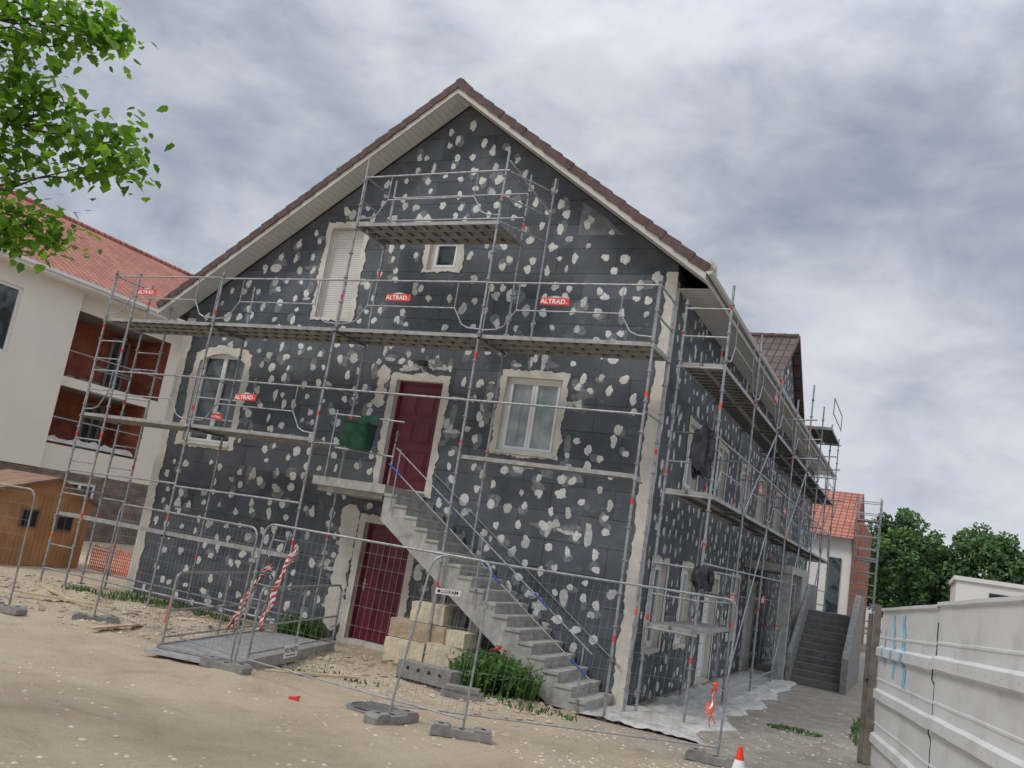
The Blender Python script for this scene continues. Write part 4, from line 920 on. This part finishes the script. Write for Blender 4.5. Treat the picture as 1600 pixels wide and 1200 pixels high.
# ---------------------------------------------------------------- white steel hoarding
E=Vector((3.80,0,0)); hd=Vector((.2079,-.978,0)); hn=Vector((-.978,-.2079,0))
pls=[0,3.42,7.4,10.4]
ZC=(.40,1.02,1.62)
def rib(z): 
    return max([0]+[.05*min(1,max(0,(.085-abs(z-zc))/.03)) for zc in ZC])
def hoff(s,z,seed): return .014*mn.noise(Vector((s*.8,z*1.0,seed)))+.003*mn.noise(Vector((s*4,z*4,seed)))
def htop(s): return 1.0+.020*s
for k in range(3):
    s0_,s1_=pls[k],pls[k+1]; mid=(s0_+s1_)/2
    ph=thing('hoarding_panel',tuple(E+hd*mid),'white ribbed sheet steel hoarding panel'+(' with light blue spray marks' if k==0 else ' with clean long ribs'),'hoarding','white steel hoarding panels')
    mb=MB(); ns=34
    prof=[(.02,0),(.2,0)]
    for zc in ZC: prof+=[(zc-.085,0),(zc-.055,.05),(zc+.055,.05),(zc+.085,0),(zc+.19,0),(zc+.20,.008),(zc+.22,.008),(zc+.23,0)]
    prof+=[(2.20,0),(2.215,.03),(2.25,.03),(2.26,-.02)]
    seed=k*7.3
    for i in range(ns+1):
        s=s0_+.010+(s1_-s0_-.020)*i/ns
        for z,o in prof:
            b_=E+hd*s; dent=hoff(s,z,seed)+(.015 if k==1 else 0)
            if i==ns: dent+=.01+.004*sin(z*8)
            mb.v.append(tuple(b_+hn*(o+dent)+Vector((0,0,z*htop(s)+(.018 if k==1 else 0)+.006*mn.noise(Vector((s*1.5,k,3)))))))
    npf=len(prof)
    for i in range(ns):
        for j in range(npf-1): mb.f.append((i*npf+j,(i+1)*npf+j,(i+1)*npf+j+1,i*npf+j+1)); mb.m.append(0); mb.s.append(False)
    for i in range(9):
        s=s0_+.15+(s1_-s0_-.3)*i/8
        for zc in ZC: b_=E+hd*s+hn*(.051+hoff(s,zc,seed)+(.015 if k==1 else 0))+Vector((0,0,zc*htop(s)+(.018 if k==1 else 0))); mb.tube(b_-hn*.01,b_+hn*.003,.005,6,1)
    mb.obj('sheet',[M_hoard,M_concd],ph)
    mb=MB(); b_=E+hd*s1_-hn*.06; mb.tube((b_.x,b_.y,0),(b_.x,b_.y,2.15),.03,8)
    mb.obj('post',[M_woodd],ph)
    mb=MB(); q=[E+hd*(s1_+.006*sin(i*1.3))+hn*(.018+rib(.1+2.1*i/40)*.6)+Vector((0,0,.1+2.1*i/40)) for i in range(41)]; mb.path(q,.008,5); mb.obj('joint_gap_dark',[M_black],ph)  # black strip paints the dark of the open gap between panels
    if k==0:
        for (sa,za,sb_,zb_,w_) in((.9,2.15,1.1,1.32,.14),(1.55,2.15,1.75,1.25,.20),(.35,1.95,.5,1.45,.09)):
            mb=MB(); n=26
            for i in range(n):
                q=[]
                for t_,sg in((i/n,-1),(i/n,1),((i+1)/n,1),((i+1)/n,-1)):
                    s=sa+(sb_-sa)*t_; z=za+(zb_-za)*t_; wv=w_*(.75+.3*sin(t_*23+sg*2)+.15*sin(t_*51+sg)); s+=sg*wv*.6
                    b_=E+hd*s; q.append(b_+hn*(rib(z)+hoff(s,z,seed)+.007)+Vector((0,0,z*htop(s))))
                mb.quad(*q)
            mb.obj('spray_mark',[M_spray],ph)
mb=MB(); mb.box(3.68,3.78,.02,.16,0,2.3); mb.box(3.60,3.67,.1,.2,0,2.15); mb.box(3.62,3.76,.05,.12,1.2,1.3)
o=mb.obj('timber_post',[M_woodd]); tag(o,'weathered dark timber post at the end of the hoarding','post')
# ---------------------------------------------------------------- background trees
def bgtree(x,y,r,h,label):
    t=thing('tree',(x,y,0),label,'tree','trees beyond the site'); mb=MB(); mb.tube((x,y,0),(x,y,h*.5),.35,10,0,.2)
    for k in range(7): a=k*.9; mb.tube((x,y,h*.3+k*.3),(x+r*.6*cos(a),y+r*.6*sin(a),h*.55+k*.3),.12,6,0,.04)
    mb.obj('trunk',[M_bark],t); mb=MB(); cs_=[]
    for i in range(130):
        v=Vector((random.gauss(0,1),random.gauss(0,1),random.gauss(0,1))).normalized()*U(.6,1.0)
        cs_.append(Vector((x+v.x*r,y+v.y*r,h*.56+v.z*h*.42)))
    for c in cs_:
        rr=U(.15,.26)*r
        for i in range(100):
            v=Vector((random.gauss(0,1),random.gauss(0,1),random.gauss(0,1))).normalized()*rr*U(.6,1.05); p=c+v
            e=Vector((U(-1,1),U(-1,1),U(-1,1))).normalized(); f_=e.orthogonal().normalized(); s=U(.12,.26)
            mb.add([p-e*s,p+f_*s*.7,p+e*s,p-f_*s*.7],[(0,1,2,3)],0 if v.z>-.2*rr and R()<.75 else 1)  # clump undersides all take the dark leaf, painting their shade; upper mix is random
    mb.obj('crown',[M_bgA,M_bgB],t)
for x,y,r,h in((2.9,74,4.1,11.3),(8.9,74,4.3,10.7),(5.6,80,3.4,9.3),(14.5,72,4.2,10.0),(-2.0,82,3.6,9.0),(20.5,76,4.2,10.8)): bgtree(x,y,r,h,'round dense green tree beyond the site fence')
# ---------------------------------------------------------------- world, sun, camera
EL,RO=radians(52),radians(215)
w=bpy.data.worlds.new('World'); SC.world=w; w.use_nodes=True; nt=w.node_tree; L=nt.links.new
bg=nt.nodes['Background']; sk=N(nt,'ShaderNodeTexSky',sky_type='NISHITA',sun_disc=False); sk.sun_elevation=EL; sk.sun_rotation=RO
tc=N(nt,'ShaderNodeTexCoord'); sp=N(nt,'ShaderNodeSeparateXYZ'); L(tc.outputs['Generated'],sp.inputs[0])
def wn(sc_,de,ro,di,off,zs):
    mp=N(nt,'ShaderNodeMapping'); mp.inputs['Location'].default_value=off; mp.inputs['Scale'].default_value=(1,1,zs); L(tc.outputs['Generated'],mp.inputs[0])
    n=N(nt,'ShaderNodeTexNoise',Scale=sc_,Detail=de,Roughness=ro,Distortion=di); L(mp.outputs[0],n.inputs['Vector']); return n.outputs['Fac']
a1=wn(2.3,6,.5,.2,(5.3,2.4,1.0),1.8); a2=wn(7.5,9,.58,.3,(8,2,0),1.8)
f=mt_(nt,'ADD',mt_(nt,'MULTIPLY',a1,.60),mt_(nt,'MULTIPLY',a2,.40))
def bank(v,lo,amt):
    vm=N(nt,'ShaderNodeVectorMath',operation='DOT_PRODUCT'); L(tc.outputs['Generated'],vm.inputs[0]); vm.inputs[1].default_value=v
    mr=N(nt,'ShaderNodeMapRange'); mr.interpolation_type='SMOOTHSTEP'; L(vm.outputs['Value'],mr.inputs[0]); mr.inputs[1].default_value=lo; mr.inputs[2].default_value=1.0; mr.inputs[3].default_value=0; mr.inputs[4].default_value=amt
    return mr.outputs[0]
f=mt_(nt,'ADD',mt_(nt,'ADD',mt_(nt,'ADD',f,bank((-.016,.93,.369),.955,-.05)),bank((-.644,.644,.412),.97,-.03)),.012)
f=mt_(nt,'ADD',f,bank((-.05,.99,.12),.98,.04))
rp=ramp(nt,[(.36,(.32,.36,.445)),(.44,(.43,.47,.55)),(.50,(.54,.575,.645)),(.56,(.64,.67,.73)),(.66,(.76,.785,.83))]); L(f,rp.inputs[0])
gr=mt_(nt,'ADD',mt_(nt,'MULTIPLY',mt_(nt,'MAXIMUM',mt_(nt,'SUBTRACT',sp.outputs[2],.5),0),2.9),1.0)
gg=N(nt,'ShaderNodeCombineColor'); [L(gr,gg.inputs[i]) for i in range(3)]
cl_=mixc(nt,1.0,rp.outputs[0],gg.outputs[0],'MULTIPLY')
skc=mixc(nt,1.0,sk.outputs[0],(.1,.1,.1),'MULTIPLY')
L(mixc(nt,.95,skc,cl_),bg.inputs['Color']); bg.inputs['Strength'].default_value=1.0
sun=bpy.data.lights.new('sun','SUN'); sun.energy=1.45; sun.angle=radians(16); sun.color=(1,.95,.88)
so=bpy.data.objects.new('sun',sun); COL.objects.link(so); 
dirv=Vector((-.55*cos(EL),-.83*cos(EL),sin(EL))).normalized(); so.rotation_euler=dirv.to_track_quat('Z','Y').to_euler()
a,p,r=radians(26.248),radians(10.468),radians(9.204)
fw=Vector((-sin(a)*cos(p),cos(a)*cos(p),sin(p))); r0=Vector((cos(a),sin(a),0)); u0=r0.cross(fw)
rt_=r0*cos(r)+u0*sin(r); up_=-r0*sin(r)+u0*cos(r)
cam=bpy.data.cameras.new('camera'); cam.lens=36*1366.0/1600; cam.sensor_width=36; cam.clip_end=2000; cam.clip_start=.05
co=bpy.data.objects.new('camera',cam); COL.objects.link(co)
co.matrix_world=Matrix(((rt_.x,up_.x,-fw.x,4.286),(rt_.y,up_.y,-fw.y,-14.645),(rt_.z,up_.z,-fw.z,2.264),(0,0,0,1)))
SC.camera=co
SC.view_settings.view_transform='Standard'; SC.view_settings.look='None'; SC.view_settings.exposure=0
